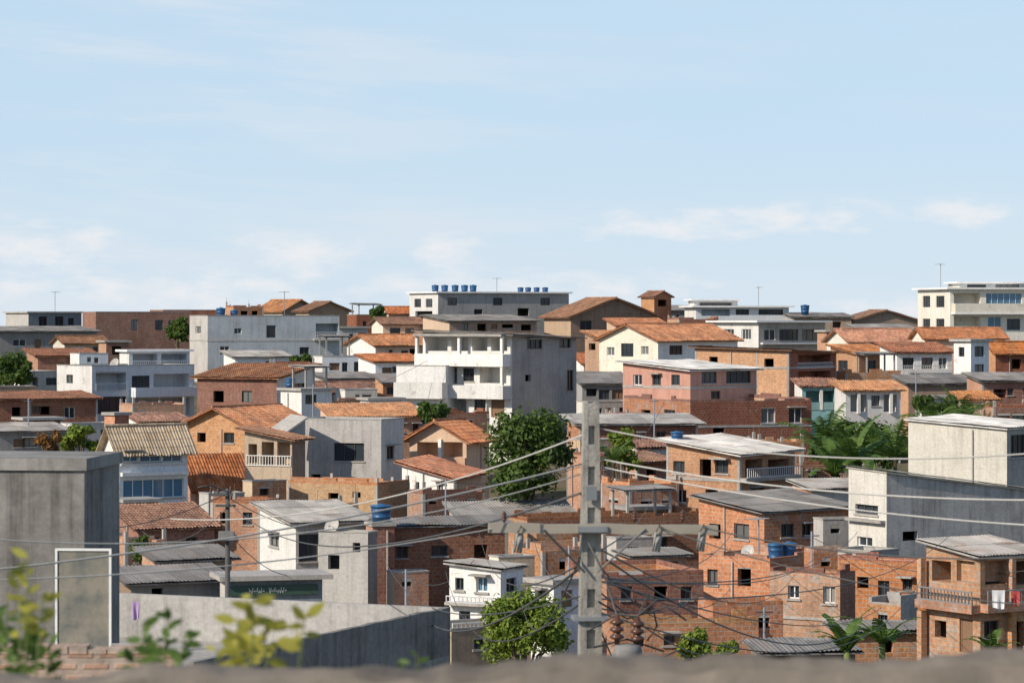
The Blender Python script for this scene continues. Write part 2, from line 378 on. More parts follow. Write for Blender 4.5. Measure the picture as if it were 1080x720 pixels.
    for f in 'RL':
        pt=PT[f]
        for u0,u1,z0,z1,k,dep in ops[f]:
            if k in 'vh': continue
            fm={'g':'wf','n':'df','w':'wood','d':'wood','b':'wf'}[k]; a=M(); t2=.055
            a.boxp(pt,u0,u1,z1-t2,z1,-dep-.03,-dep+.03); a.boxp(pt,u0,u1,z0,z0+t2,-dep-.03,-dep+.03)
            a.boxp(pt,u0,u0+t2,z0+t2,z1-t2,-dep-.03,-dep+.03); a.boxp(pt,u1-t2,u1,z0+t2,z1-t2,-dep-.03,-dep+.03)
            if k=='d':
                fr=a.build('door',fm,root); pn=M(); pn.boxp(pt,u0+t2,u1-t2,z0+t2,z1-t2,-dep-.02,-dep+.015); pn.build('panel',fm,fr); continue
            nm=max(1,int((u1-u0)/.8))
            for i in range(1,nm+1):
                uu=u0+(u1-u0)*i/(nm+1); a.boxp(pt,uu-.025,uu+.025,z0+t2,z1-t2,-dep-.02,-dep+.02)
            fr=a.build('window',fm,root)
            pn=M(); pn.boxp(pt,u0+.02,u1-.02,z0+.02,z1-.02,-dep-.045,-dep-.035)
            pn.build('pane','bglass' if k=='b' else ('wood' if k=='w' else 'glass'),fr)
            if Y<240:
                sl=M(); sl.boxp(pt,u0-.08,u1+.08,z0-.09,z0-.002,-.02,.07); sl.build('sill','slab',fr)
                if rh.random()<.3:
                    sl=M(); sl.boxp(pt,u0-.15,u1+.15,z1+.05,z1+.12,.003,.45); sl.build('hood','slab',fr)
    for e in ex:
        k,f=e[0],e[1]; pt=PT[f] if f in PT else None; a=M()
        if k in('slab','bal','rail'):
            x0,x1,y0,y1,out=e[2:7]; mt=e[7]; xm=(x0+x1)/2
            u0=fz(f,x0,y0)[0]; u1=fz(f,x1,y0)[0]; u0,u1=min(u0,u1),max(u0,u1); z1=fz(f,xm,y0)[1]; z0=fz(f,xm,y1)[1]
            if k=='slab': a.boxp(pt,u0,u1,z0,z1,.002,out); a.build(e[8] if len(e)>8 else 'ledge',mt,root)
            elif k=='bal':
                a.boxp(pt,u0,u1,z0,z0+.14,.002,out); a.boxp(pt,u0,u1,z0+.14,z1,out-.12,out); a.boxp(pt,u0,u0+.12,z0+.14,z1,.002,out-.12); a.boxp(pt,u1-.12,u1,z0+.14,z1,.002,out-.12)
                a.build('balcony',mt,root)
            else:
                a.boxp(pt,u0,u1,z1-.05,z1,out-.05,out); a.boxp(pt,u0,u1,z0,z0+.05,out-.05,out)
                n=max(2,int((u1-u0)/.2))
                for i in range(n+1):
                    uu=u0+.02+(u1-u0-.04)*i/n; a.boxp(pt,uu-.018,uu+.018,z0+.05,z1-.05,out-.043,out-.007)
                a.build('railing',mt,root)
        elif k=='col':
            x,y0,y1,out,mt=e[2:7]; u,z1=fz(f,x,y0); z0=fz(f,x,y1)[1]; hw=e[7] if len(e)>7 else .12
            a.boxp(pt,u-hw,u+hw,z0,z1,out-2*hw,out); a.build('pillar',mt,root)
        elif k=='awn':
            x0,x1,y0,drop,out,mt=e[2:8]; xm=(x0+x1)/2
            u0=fz(f,x0,y0)[0]; u1=fz(f,x1,y0)[0]; u0,u1=min(u0,u1),max(u0,u1); z1=fz(f,xm,y0)[1]
            sheet(a,lambda p,q_:pt(p,z1-drop+drop*q_/out,out-q_),u0,u1,0,out-.01,rk(mt)); a.build('awning',mt,root)
        elif k=='cover':   # open roofed terrace on a flat roof: fractions of the plan, height, roof material
            _,_,x0,x1,y0,y1,hh,mt=e; z=zt+(.2 if rt=='flat' else -.05)
            for x in (x0,x1):
                for y in (y0,y1):
                    cb=M(); X=x*wR; Yy=y*wL; X=min(max(X,.2),wR-.36); Yy=min(max(Yy,.2),wL-.36); cb.box(X,X+.13,Yy,Yy+.13,z,z+hh); cb.build('terrace_pillar','slab',root)
            sheet(a,lambda p,q_:(p,q_,z+hh+.1+.05*(q_-y0*wL)),x0*wR-.3,x1*wR+.3,y0*wL-.3,y1*wL+.3,rk(mt)); a.build('terrace_roof',mt,root)
    if cols is True:
        cw=.17
        for f in 'RL':
            n=max(1,round(W[f]/3.6))
            for i in range(n+1):
                u=(W[f]-cw)*i/n
                if 0<i<n and rh.random()<.55: continue
                if any(o[0]-.02<u+cw and o[1]+.02>u for o in ops[f]): continue
                a=M(); a.boxp(PT[f],u,u+cw,0,min(tops[f](u),tops[f](u+cw))-.004,.0,.02); a.build('concrete_column','slab',root)
    for yb in bands:
        zz=CZ+(HY-yb)/F*Y-zb; a=M()
        a.box(-.035,0,-.035,wL,zz-.09,zz+.09); a.box(0,wR,-.035,0,zz-.09,zz+.09); a.build('floor_slab','slab',root)
    if 60<Y<260 and rh.random()<.45:
        f=rh.choice('RL'); u=rh.uniform(.3,.7)*W[f]
        if not any(o[0]-.15<u<o[1]+.15 for o in ops[f]):
            a=M(); zz=tops[f](u); a.tube([PT[f](u,.1,.07),PT[f](u,zz-.2,.07)],.04,6); a.build('drain_pipe','grey',root,True)
    h=dict(root=root,top=zt+zb,Y=Y,t=t,Cx=Cx,wR=wR,wL=wL,zb=zb)
    if key: HOUSES[key]=h
    return h
rw=random.Random(12)
def aw(f,x0,x1,y0,y1,n,wd,k='g'):
    o=[]
    for i in range(n):
        if n>2 and rw.random()<.22: continue
        xx=x0+(x1-x0)*(i+.5+rw.uniform(-.26,.26))/n; ww=wd*rw.uniform(.5,1.6); hh=(y1-y0)
        kk=k if rw.random()<.45 else rw.choice('gnhwnv')
        o.append((f,xx-ww/2,y0+rw.uniform(-.05,.25)*hh,xx+ww/2,y1+rw.uniform(-.25,.45)*hh,kk))
    return o
# ---------------------------------------------------------------- setting
g=M(); ys=[-200,-80,-20,0]+[x*4 for x in range(1,110)]+[460,500,560,640,800,1100,1500,2200,3500,6000,9000]
xs=[-5000,-2500,-1200,-600,-300,-200]+[x*6 for x in range(-25,26)]+[200,300,600,1200,2500,5000]
for y in ys:
    for x in xs: g.v.append((x,y,ground(y)+.5*noise.noise((x*.05,y*.05,0))-.3))
nx=len(xs)
for j in range(len(ys)-1):
    for i in range(nx-1): g.f.append((j*nx+i,j*nx+i+1,(j+1)*nx+i+1,(j+1)*nx+i)); g.mi.append(0)
tag(g.build('ground','soil',smooth=True),None,None,kind='structure')
# ================================================================= HOUSES
W=aw
# ---- skyline row
H('slate_house','flat-roofed slate grey house on the skyline at the far left',6,30,86,330,372,('greyl','slate'),('flat','slab',.3),W('R',36,84,334,344,3,7,'n'),key='a1')
H('grey_house','long low grey house with a thin dark roof at the left edge',-22,-4,102,350,335,'greyd',('shed','fibd',0,.5,.5),W('R',5,98,358,367,4,11,'n'),t=14)
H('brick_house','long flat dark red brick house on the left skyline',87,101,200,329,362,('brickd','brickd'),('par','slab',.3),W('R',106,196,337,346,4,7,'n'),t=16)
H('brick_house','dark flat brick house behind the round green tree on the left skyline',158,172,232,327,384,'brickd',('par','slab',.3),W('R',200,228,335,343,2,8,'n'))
H('blue_grey_house','wide weathered blue grey house with a flat roof and water tanks on it',200,219,358,333,315,('greyl','blue'),('par','slab',.5),
  [('R',247,346,255,352,'g'),('R',281,343,291,356,'n'),('R',333,341,357,356,'v'),('R',232,365,242,374,'g'),('R',316,366,326,374,'n'),('L',206,344,212,352,'g')],[('slab','R',330,358,357,359,.7,'slab','balcony_slab'),('rail','R',331,357,350,357,.65,'rail')],bands=(359,),t=14,key='bl')
H('gabled_house','house with an orange tiled gable standing above the blue grey house',270,298,334,328,392,('cream','brown'),('gR','tile',317,.5),[('R',308,322,316,328,'n')])
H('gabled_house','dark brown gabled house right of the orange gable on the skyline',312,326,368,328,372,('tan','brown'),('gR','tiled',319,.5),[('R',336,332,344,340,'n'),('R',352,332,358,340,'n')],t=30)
H('brick_house','small dark brick house between the brown gable and the white block with tanks',366,376,408,332,362,'brickd',('par','slab',.3),W('R',380,406,338,346,2,7,'n'),[('cover','',.1,.8,.1,.8,1.3,'fibd')])
H('tiled_house','low tiled house left of the white block with rooftop tanks',392,404,446,342,345,('cream','peach'),('gL','tiled',.7,.4),W('R',408,444,345,352,2,7,'n'))
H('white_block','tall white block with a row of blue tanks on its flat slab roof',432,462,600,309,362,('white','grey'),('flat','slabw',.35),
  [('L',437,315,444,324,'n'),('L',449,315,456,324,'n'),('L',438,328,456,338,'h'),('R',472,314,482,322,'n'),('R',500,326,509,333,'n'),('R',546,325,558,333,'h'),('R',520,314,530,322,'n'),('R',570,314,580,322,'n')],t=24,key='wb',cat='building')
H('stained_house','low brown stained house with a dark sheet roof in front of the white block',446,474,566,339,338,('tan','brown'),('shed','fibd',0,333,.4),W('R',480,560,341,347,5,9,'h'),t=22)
H('brown_house','brown house with a wide low dark gable and a timber porch on the skyline',574,602,694,334,342,('tan','brown'),('gR','tiled',315,.6),
  [('R',640,330,688,346,'v'),('R',612,338,624,348,'n')],[('col','R',652,329,347,.05,'wood',.08),('col','R',664,329,347,.05,'wood',.08),('col','R',676,329,347,.05,'wood',.08),('slab','R',638,690,336,338,.08,'wood','porch_rail')],t=26)
H('brick_tower','small dark brick rooftop tower with a tiled lid right of the brown gable',676,690,708,313,368,('brick','brickd'),('gR','tiled',.6,.35),[('R',694,316,703,323,'h')],cat='tower')
H('dark_house','low dark house on the skyline between the brick tower and the white flat house',698,706,738,328,376,('brown','greyd'),('shed','fibd',0,.6,.4),W('R',708,736,332,340,2,6,'n'))
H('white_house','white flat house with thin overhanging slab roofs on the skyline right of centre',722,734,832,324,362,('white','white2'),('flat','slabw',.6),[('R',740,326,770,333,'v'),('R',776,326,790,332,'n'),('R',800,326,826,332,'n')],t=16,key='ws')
H('white_hut','small white rooftop hut standing on the flat white skyline house',726,732,778,317,366,'white',('flat','slabw',.5),[('R',738,319,772,324,'v')],cat='house',t=16)
H('white_house','white and grey two-storey house with a broad white slab roof',752,800,870,340,315,('white','grey'),('flat','slabw',.6),
  [('R',806,347,818,359,'g'),('R',822,347,842,359,'n'),('R',846,347,864,359,'n'),('L',762,347,774,358,'g'),('L',782,347,792,358,'g')],[('slab','R',802,868,361,363,.5,'slabw','ledge')])
H('dark_roof_house','low dark house under the blue tank right of centre on the skyline',828,838,898,335,358,('grey','brown'),('shed','fibd',0,.5,.4),W('R',842,894,338,345,3,8,'n'),key='dk')
H('dark_roof_house','brown gabled house on the skyline left of the tall cream building',884,900,968,338,364,('tan','brown'),('gR','tiled',328,.5),W('R',908,960,340,347,3,8,'n'),t=22)
H('cream_building','tall cream building with balconies and blue glass at the right skyline',968,1002,1092,305,310,('cream','cream'),('flat','slabw',.5),
  [('L',973,312,981,324,'n'),('L',987,312,996,324,'n'),('L',973,336,981,349,'n'),('L',987,336,996,349,'n'),('R',1006,309,1034,326,'v'),('R',1040,309,1078,326,'b'),('R',1006,334,1034,352,'v'),('R',1042,334,1056,352,'b'),('R',1062,336,1076,348,'n')],
  [('bal','R',1004,1086,320,330,1.0,'cream'),('slab','R',1003,1086,329.9,331.5,1.1,'slabw','floor_slab'),('rail','R',1006,1034,344,353,.1,'rail')],t=22,cat='building',key='cr')
H('cream_hut','rooftop hut with a thin pale slab lid on top of the tall cream building',1000,1012,1085,299,318,('cream','white'),('flat','slabw',.4),[('R',1020,300,1040,304,'n'),('R',1050,300,1075,304,'n')],t=18)
# ---- skyline infill
H('white_house','little white house in front of the slate grey skyline house at far left',38,48,88,347,352,('white','white2'),('par','slab',.3),W('R',52,84,350,357,3,6,'n'))
H('brick_house','small brick cube on the skyline right of the tanks on the blue grey house',238,246,278,324,384,('brick','brickd'),('par','slab',.3),W('R',250,274,327,333,2,6,'h'),cols=True)
H('white_house','white cube house between the blue grey house and the low tiled houses',350,358,388,346,332,('white','greyl'),('flat','slab',.25),W('R',362,386,350,358,2,7,'n'))
H('tiled_house','tiny tiled house on the skyline touching the left side of the white block',402,410,438,331,372,('cream','tan'),('gL','tile',.8,.3),W('R',412,436,334,339,2,6,'n'))
H('tiled_house','tiled house below the brown gable with the timber porch',640,652,704,344,318,('peach','brick'),('shed','tile',0,337,.4),W('R',656,702,347,354,3,7,'n'),t=20)
H('brick_house','plain brick house left of the white and grey slab-roofed house',704,716,758,337,330,('bricky','brickd'),('par','slab',.3),W('R',720,754,340,346,3,8,'h'),cols=True,t=22)
H('brick_house','brick house with a sheet roof below the brown gable left of the cream building',896,910,968,349,326,('brick','brickd'),('shed','fibd',0,343,.4),W('R',914,964,351,357,3,8,'n'),t=22)
H('brick_house','little brick house right of the white and grey slab-roofed house',862,872,900,350,306,('brick','brickd'),('flat','slab',.25),[('R',876,354,886,364,'h')])
# ---- second row
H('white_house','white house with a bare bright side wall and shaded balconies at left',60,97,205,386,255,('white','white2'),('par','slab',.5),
  [('R',101,392,133,412,'v'),('R',139,396,158,411,'n'),('R',162,394,200,411,'v'),('R',101,418,133,436,'n'),('R',139,420,200,438,'v'),('L',70,395,77,404,'n')],
  [('bal','R',137,204,408,418,1.0,'white2'),('rail','R',101,133,404,412,.06,'rail')],t=30,key='wl')
H('white_terrace_house','covered white roof terrace with railings above the white left house',126,136,200,371,264,('white','white2'),('flat','slabw',.3),[('R',140,373,166,386,'v'),('R',170,373,197,386,'v')],[('rail','R',138,199,380,387,.3,'rail')],cat='house',t=20)
H('brick_house','tiny brick house with a slab roof behind the white roof terrace at left',104,112,136,361,312,('brick','brickd'),('flat','slab',.25),[('R',118,365,128,374,'h')])
H('tiled_house','low tiled house between the dark red brick skyline house and the roof terrace',56,68,112,362,324,('cream','tan'),('gL','tiled',.7,.4),W('R',72,108,365,372,3,7,'n'),t=20)
H('white_house','small white cube left of the covered white roof terrace',74,84,114,373,298,('white','white2'),('par','slab',.3),W('R',88,110,376,383,2,7,'n'))
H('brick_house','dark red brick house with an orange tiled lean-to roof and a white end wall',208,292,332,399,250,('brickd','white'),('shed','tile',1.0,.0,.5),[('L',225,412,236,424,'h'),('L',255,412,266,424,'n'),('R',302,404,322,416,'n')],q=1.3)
H('white_house','low white house peeping out above the dark red brick house',236,248,306,377,288,('white','white2'),('shed','fib',0,.5,.4),W('R',252,302,381,388,4,7,'n'),t=16)
H('brick_house','little brick house behind the white end wall of the dark red brick house',284,292,332,386,278,('brick','brickd'),('par','slab',.3),W('R',296,328,389,395,2,7,'h'),cols=True)
H('small_house','small white house with dark windows behind the dark red brick house',330,340,388,376,292,('white','white2'),('par','slab',.3),W('R',346,384,381,390,3,8,'n'),[('cover','',.1,.6,.1,.8,2.,'fibd')],t=15)
H('tiled_house','pink walled house with an orange tiled gable roof left of the big white house',366,396,452,364,300,('white','peach'),('gL','tile',354,.5),W('R',404,446,368,375,3,8,'n'),t=28)
H('white_house','little white house with a reddish roof beside the big white house',378,396,448,382,276,('white','white'),('shed','tile',0,375,.4),W('R',402,440,386,394,3,8,'n'),t=25)
H('tiled_house','low brown tiled house behind the grey cement house',322,344,428,414,262,('brick','brown'),('gL','tiled',.8,.4),W('R',352,420,418,426,4,9,'n'),t=24)
H('dark_house','dark blue grey house with a sheet roof in front of the small white house',330,346,420,400,272,('greyl','slate'),('shed','fibd',0,394,.4),W('R',354,414,404,411,4,8,'g'),t=20)
H('brick_house','bare brick house with a slab roof in front of the low brown tiled house',330,352,398,426,244,('bricky','brick'),('par','slab',.3),W('R',358,394,430,438,3,8,'h'),cols=True)
H('white_house','small bluish white house beside the white end wall of the dark red brick house',296,318,350,412,240,('white','white2'),('flat','slab',.25),[('R',322,416,334,426,'n')],[('cover','',.2,.9,.1,.7,1.7,'fib')],key='sb')
H('white_house','small white flat house between the dark blue grey house and the brown tiled house',354,364,398,411,254,('white','greyl'),('par','slab',.3),W('R',368,394,414,421,2,7,'n'))
H('brick_house','small brick house with a dark sheet roof left of the white wing',396,404,424,404,256,('brick','brickd'),('shed','fibd',0,.6,.3),[('R',408,408,416,416,'n')])
H('grey_house','little cement house below the white wing of the big white house',398,410,452,432,222,('greyl','grey'),('par','slab',.3),W('R',414,450,436,444,2,8,'n'),t=24)
H('brick_house','small red brick house below the ground floor of the big white house',458,470,516,437,214,('brick','brickd'),('par','slab',.3),W('R',474,512,441,448,3,8,'h'),t=24,cols=True)
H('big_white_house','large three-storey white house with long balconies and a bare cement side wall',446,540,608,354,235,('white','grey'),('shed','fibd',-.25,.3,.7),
  [('L',450,356,472,370,'v'),('L',476,356,494,370,'v'),('L',498,356,514,370,'v'),('L',518,356,535,370,'v'),
   ('L',452,386,482,404,'v'),('L',488,388,500,402,'n'),('L',506,386,534,404,'v'),('L',476,420,492,438,'v'),('L',500,421,512,433,'n'),('L',518,419,532,440,'d'),
   ('R',556,358,572,368,'n'),('R',590,357,602,367,'n'),('R',598,390,605,412,'n'),('R',554,395,560,402,'h')],
  [('bal','L',446,539,373,386,1.1,'white'),('bal','L',468,539,406,420,1.1,'white'),('slab','L',446,539,352,354.5,1.3,'slab','eave_slab'),('col','L',447.5,354,373,1.05,'white'),('col','L',492,354,373,1.05,'white'),('col','L',537,354,373,1.05,'white'),('col','L',470,386,406,1.05,'white'),('col','L',537,386,406,1.05,'white')],t=52,cat='house',key='big')
H('white_wing','two-storey white wing with a terrace parapet left of the big white house',418,470,480,386,237,('white','white2'),('par','slab',.9),
  [('L',424,405,444,420,'v'),('L',450,406,462,417,'n')],[('bal','L',419,470,403,420,.8,'white')],t=68,cat='house')
H('grey_roof_house','low house with a dark sheet roof tucked right of the big white house',604,614,662,405,262,('grey','greyd'),('shed','fibd',0,394,.4),W('R',620,656,410,418,3,8,'n'))
H('white_house','pale low house under the dark sheet roof beside the big white house',608,620,668,424,236,('white','greyl'),('par','slab',.3),W('R',624,662,429,438,3,8,'n'),t=24)
H('tiled_house','small house with a red tiled roof left of the cream gabled house',606,616,650,384,292,('white','pink'),('shed','tile',0,374,.4),W('R',620,646,387,395,2,7,'n'))
H('cream_gabled_house','cream gabled house with a long orange tiled roof and dark windows',632,694,778,359,275,('cream','white'),('gL','tile',343,.5),
  [('L',655,362,668,376,'n'),('L',676,365,684,374,'g'),('L',640,366,648,375,'g'),('R',706,364,720,374,'n'),('R',735,364,752,374,'n')],q=.8)
H('brick_lean_to','pale brick lean-to with a tiled roof left of the cream gabled house',617,634,660,357,285,('bricky','brick'),('shed','tile',0,.6,.4),[('L',621,362,628,369,'h')],cat='house')
H('red_house','dusty salmon red two-storey house with a pale sheet roof and dark windows',657,728,798,391,225,('pink','pink'),('shed','fibw',.0,382,.45),
  [('L',668,395,677,406,'g'),('L',688,395,697,406,'n'),('L',708,395,717,406,'n'),('R',740,392,756,404,'n'),('R',766,391,792,404,'n'),('R',750,412,760,422,'n')],bands=(409,),key='red')
H('brick_house','broad dark brick house below the dusty red house',658,728,856,424,216,('brickp','brickd'),('par','slab',.4),
  [('R',803,430,818,446,'g'),('R',832,430,846,446,'g'),('R',752,450,764,462,'h'),('L',676,432,686,444,'h'),('L',700,432,712,444,'n')],cols='top',bands=(450,),q=1.2)
H('brick_house','tall yellowish brick house with bare sunlit wall behind the dusty red house',733,832,882,370,246,('bricky','brickd'),('shed','tiled',-.3,.2,.5),
  [('R',842,374,876,386,'v'),('R',842,391,876,404,'v'),('L',748,376,757,386,'h'),('L',806,378,816,388,'h')],[('rail','R',841,878,382,388,.05,'rail')],cols=True,bands=(388,),t=62)
H('tiled_house','cream house with a wide orange tiled roof behind the right hand brick houses',872,896,968,360,298,('cream','cream'),('gL','tile',348,.5),W('R',902,962,363,371,4,8,'n'),t=26)
H('brick_house','narrow brick house with an orange tiled lean-to below the cream tiled house',876,906,946,374,272,('bricky','brick'),('shed','tile',0,365,.4),[('L',884,380,894,392,'n'),('R',914,380,924,392,'n'),('R',930,380,940,392,'h')])
H('white_house','white house with a bright front and dark windows below the tall cream building',928,946,1004,372,262,('white','white'),('shed','tiled',0,363,.4),[('R',952,377,964,389,'n'),('R',972,377,984,389,'n'),('R',990,377,999,389,'g')],[('rail','R',948,1002,385,391,.4,'rail')],t=24)
H('tiled_house','long orange tiled roof house under the tall cream building at right',962,976,1060,357,285,('cream','peach'),('gL','tile',347,.4),W('R',982,1056,361,368,4,9,'n'),t=18)
H('porch_house','narrow shaded house with a teal porch and white pillar right of the broad brick house',838,846,886,408,236,('white','teal'),('shed','tiled',0,401,.3),[('R',850,412,880,430,'v')],[('col','R',866,411,432,.1,'white'),('slab','R',848,884,424,432,.06,'teal','porch_wall')],t=16)
H('white_house','white house with dark verandas and white pillars behind the palm clump',880,892,950,412,234,('white','white'),('shed','tile',0,404,.4),[('R',897,416,914,434,'v'),('R',919,417,928,428,'n'),('R',932,416,946,434,'v')],[('col','R',905,415,436,.25,'white'),('col','R',939,415,436,.25,'white')],t=22)
H('brick_house','open brick terrace house between the narrow brick house and the teal porch',878,892,950,394,253,('brick','brickp'),('par','slab',.5),[('R',898,398,916,408,'v'),('R',922,398,944,408,'v')],[('cover','',.4,.9,.1,.8,1.7,'fibd')],cols=True,t=22)
H('white_house','narrow tall white house with a flat lid at the right',1006,1024,1043,360,250,('white','white2'),('flat','slab',.3),[('R',1028,365,1038,376,'n'),('R',1028,384,1038,394,'n'),('L',1011,366,1017,376,'n')])
H('brick_house','brick house with a tiled roof at the right edge above the white walled house',1036,1050,1096,372,256,('bricky','brickd'),('gL','tile',362,.4),W('R',1056,1090,377,388,3,8,'n'),t=26)
H('dark_roof_house','dark sheet-roofed house left of the narrow tall white house',944,958,1028,405,242,('bricky','brown'),('shed','fibd',0,397,.4),W('R',966,1020,410,419,3,10,'n'),t=20)
H('brick_house','brick house with a sheet roof at the right edge behind the white walled house',1020,1036,1098,402,232,('brick','brickd'),('shed','fibd',0,395,.4),W('R',1044,1090,408,418,3,9,'n'),t=24,cols=True)
H('white_house','small white house below the dark sheet roof at right, above the treetops',968,978,1018,420,226,('white','white2'),('flat','slab',.25),W('R',982,1014,424,434,2,8,'n'),t=20)
H('tan_house','small tan house with a tiled roof right of the treetops at right',1004,1014,1052,422,222,('tan','peach'),('shed','tile',0,415,.3),W('R',1018,1048,426,434,2,8,'n'),t=22)
H('brick_house','patched brick house at the right edge just above the dirty white building',1034,1048,1110,430,205,('brickp','brickd'),('par','slab',.4),W('R',1054,1100,434,443,3,9,'h'),t=22,cols=True)
H('brick_house','low dark red brick house along the left edge',-26,-6,103,422,246,'brickd',('shed','tiled',0,415,.4),W('R',8,96,428,438,5,8,'h'),t=16,cols=True)
H('tan_house','small tan house with a slab roof at the left edge below the green tree',-12,-2,38,408,256,('tan','brown'),('par','slab',.3),W('R',2,34,412,419,2,8,'n'),t=20)
H('grey_house','cement house with a white upper wall at the left edge beside the green tree',-16,22,64,392,268,('white','grey'),('par','slab',.3),W('R',28,60,398,406,2,9,'n'),t=30)
H('brick_house','brown brick house with rusty roof between the left tree and the white left house',28,40,104,376,300,('brick','brickd'),('shed','tiled',0,369,.4),W('R',46,98,381,389,4,8,'n'))
H('tan_house','low cement house with a sheet roof at the left edge behind the near concrete house',-18,-2,70,456,222,('grey','greyd'),('shed','fib',0,448,.4),W('R',6,66,461,469,3,10,'n'),t=16)
H('brick_house','small brick house in front of the low dark red brick house at left',16,26,66,443,230,('brick','brickd'),('flat','slab',.25),W('R',30,62,447,453,2,8,'h'),t=20,cols=True)
H('grey_house','pale cement cube between the left bushes and the sandy tiled house',64,76,120,447,226,('white','greyl'),('par','slab',.3),W('R',80,116,451,459,3,8,'n'),t=24)
H('tiled_house','small pale house with a brown tiled roof behind the sandy tiled roof',136,150,200,446,216,('white','greyl'),('shed','tiled',0,438,.4),W('R',156,196,450,457,3,7,'n'),t=20)
H('brick_house','half built brick house below the white left house balconies',126,140,196,428,238,('brickp','brick'),('par','slab',.4),W('R',146,190,432,440,3,8,'h'),t=22,cols=True)
H('white_house','small white house peeping above the flat cement house and its tiled neighbour',380,390,424,422,230,('white','white2'),('flat','slab',.25),W('R',394,420,426,432,2,7,'n'),t=22)
H('brick_house','little brick house left of the broad dark brick house and below the pale low house',638,648,674,438,220,('brick','brickp'),('par','slab',.3),[('R',652,442,662,449,'h')],cols=True)
# ---- third row
H('sandy_tiled_house','pale blue house with a sandy tiled roof and a band of blue windows',110,126,198,473,185,('white','white2'),('gL','tileb',451,.5),
  [('R',130,476,146,487,'b'),('R',148,476,170,487,'b'),('R',172,476,192,487,'b'),('R',130,505,194,525,'b')],[('slab','R',127,197,497,501,.3,'slabw','floor_slab'),('slab','R',127,197,488,490,.12,'slabw','window_ledge')],t=26,key='sandy')
H('brick_box','small brick rooftop box above the sandy tiled roof',110,121,136,438,197,('brick','brickd'),('flat','slab',.15),[],cat='house')
H('brick_house','sunlit orange brick house under a broad orange tiled roof left of centre',195,264,326,450,206,('brick','brickd'),('gL','tile',431,.6),[('L',208,456,217,466,'h'),('L',236,456,247,467,'n'),('R',280,456,292,466,'n'),('R',302,456,314,466,'h')],cols=True)
H('cement_house','flat-topped raw grey cement house with one dark double window left of centre',316,402,426,443,195,('grey','greyl'),('par','slab',.3),[('L',352,467,384,486,'n'),('L',328,500,338,508,'h'),('R',408,470,416,484,'n')],t=66)
H('lean_to','narrow grey cement lean-to with a slanted top left of the flat cement house',284,300,322,458,193,('greyl','grey'),('shed','slab',.95,.1,.12),[],cat='house',t=24)
H('tiled_house','low house with an orange tiled roof just behind the flat cement house',338,352,444,440,218,('peach','brick'),('shed','tile',0,428,.4),W('R',420,442,446,454,2,7,'n'),t=16)
H('porch_house','small house with tiled porch roof and a balustrade left of the flat cement house',258,308,322,464,190,('tan','brown'),('shed','tiled',0,.6,.5),
  [('L',276,466,306,490,'v'),('L',262,468,271,488,'v')],[('rail','L',260,307,480,491,.08,'wf'),('col','L',291,464,491,.05,'tan')],t=64)
H('tan_hut','small tan hut below the balustrade of the tiled porch',256,266,302,508,183,('tan','brickp'),('par','slab',.3),[('R',274,513,284,522,'h')],cat='house',t=30)
H('brick_annexe','low tan brick annexe below the flat cement house',304,398,432,512,183,('bricky','brick'),('par','slab',.3),W('L',316,388,518,526,3,9,'h'),cols=True,t=60,cat='house')
H('hip_roof_house','peach house with an orange tiled roof and open veranda left of the dark tree',432,492,516,464,200,('peach','peach'),('gL','tile',445,.6),[('L',440,466,462,482,'v'),('L',468,466,488,482,'v')],[('slab','L',434,492,482,495,.25,'peach','veranda_wall'),('col','L',465,463,483,.2,'white')],t=62)
H('tiled_house','low tiled house in front of the peach veranda house',424,478,508,505,188,('white','peach'),('shed','tile',.2,489,.4),W('L',434,470,508,516,2,8,'n'),q=1.2)
H('brick_house','low bare brick house under the low tiled house left of the dark tree',430,446,512,521,181,('brickp','brickd'),('par','slab',.3),W('R',452,506,525,532,3,8,'h'),cols=True,t=24)
H('grey_roof_house','brick house with a long grey sheet roof behind the concrete pole',598,612,736,448,208,('brick','brickd'),('shed','fib',0,439,.5),W('R',624,728,455,465,5,9,'n'),t=14,cols=True)
H('tan_hut','small tan hut below the long grey sheet roof at its left end',602,612,646,464,200,('tan','brown'),('par','slab',.3),W('R',616,642,468,475,2,8,'n'),cat='house',t=24)
H('brick_house','red brick cube below the long grey sheet roof, right of the dark tree',600,614,656,480,193,('brick','brickd'),('par','slab',.3),W('R',620,652,486,496,2,9,'n'),cols=True,t=24)
H('white_house','small white house with a tiled roof under the middle of the long grey sheet roof',664,674,708,473,188,('white','white2'),('shed','tiled',0,467,.3),W('R',678,704,477,485,2,8,'n'),t=24)
H('brick_house','small patched brick house under the right part of the broad dark brick house',788,800,848,467,199,('brickp','brick'),('par','slab',.3),W('R',804,844,471,479,3,8,'n'),cols=True,t=24)
H('brick_house','two-storey brick house with a pale sheet roof right of the concrete pole',703,780,838,480,170,('brick','brickp'),('shed','fibw',.1,465,.5),
  [('L',710,486,722,499,'n'),('L',738,484,750,502,'h'),('L',754,485,768,499,'n'),('R',786,484,804,502,'v'),('R',810,484,832,502,'v'),('L',712,516,724,530,'g'),('L',744,516,757,530,'h'),('R',792,514,806,528,'n'),('R',815,514,828,528,'n')],
  [('slab','R',780,838,502,506,.5,'slab','floor_slab'),('rail','R',782,836,492,502,.45,'rail')],cols=True,bands=(507,),key='b2')
H('brick_house','small brick house squeezed between the concrete pole and the two-storey brick house',640,672,712,488,182,('brick','brickd'),('shed','tiled',0,480,.4),[('L',648,494,657,504,'n'),('R',682,494,692,506,'h')],cols=True)
H('brick_house','unfinished roofless brick walls with starter columns right of the concrete pole',634,664,716,512,171,('brickp','brick'),('par','slab',.8),[('L',642,518,652,530,'h'),('R',676,518,688,532,'h'),('R',698,518,708,530,'n')],cols=True)
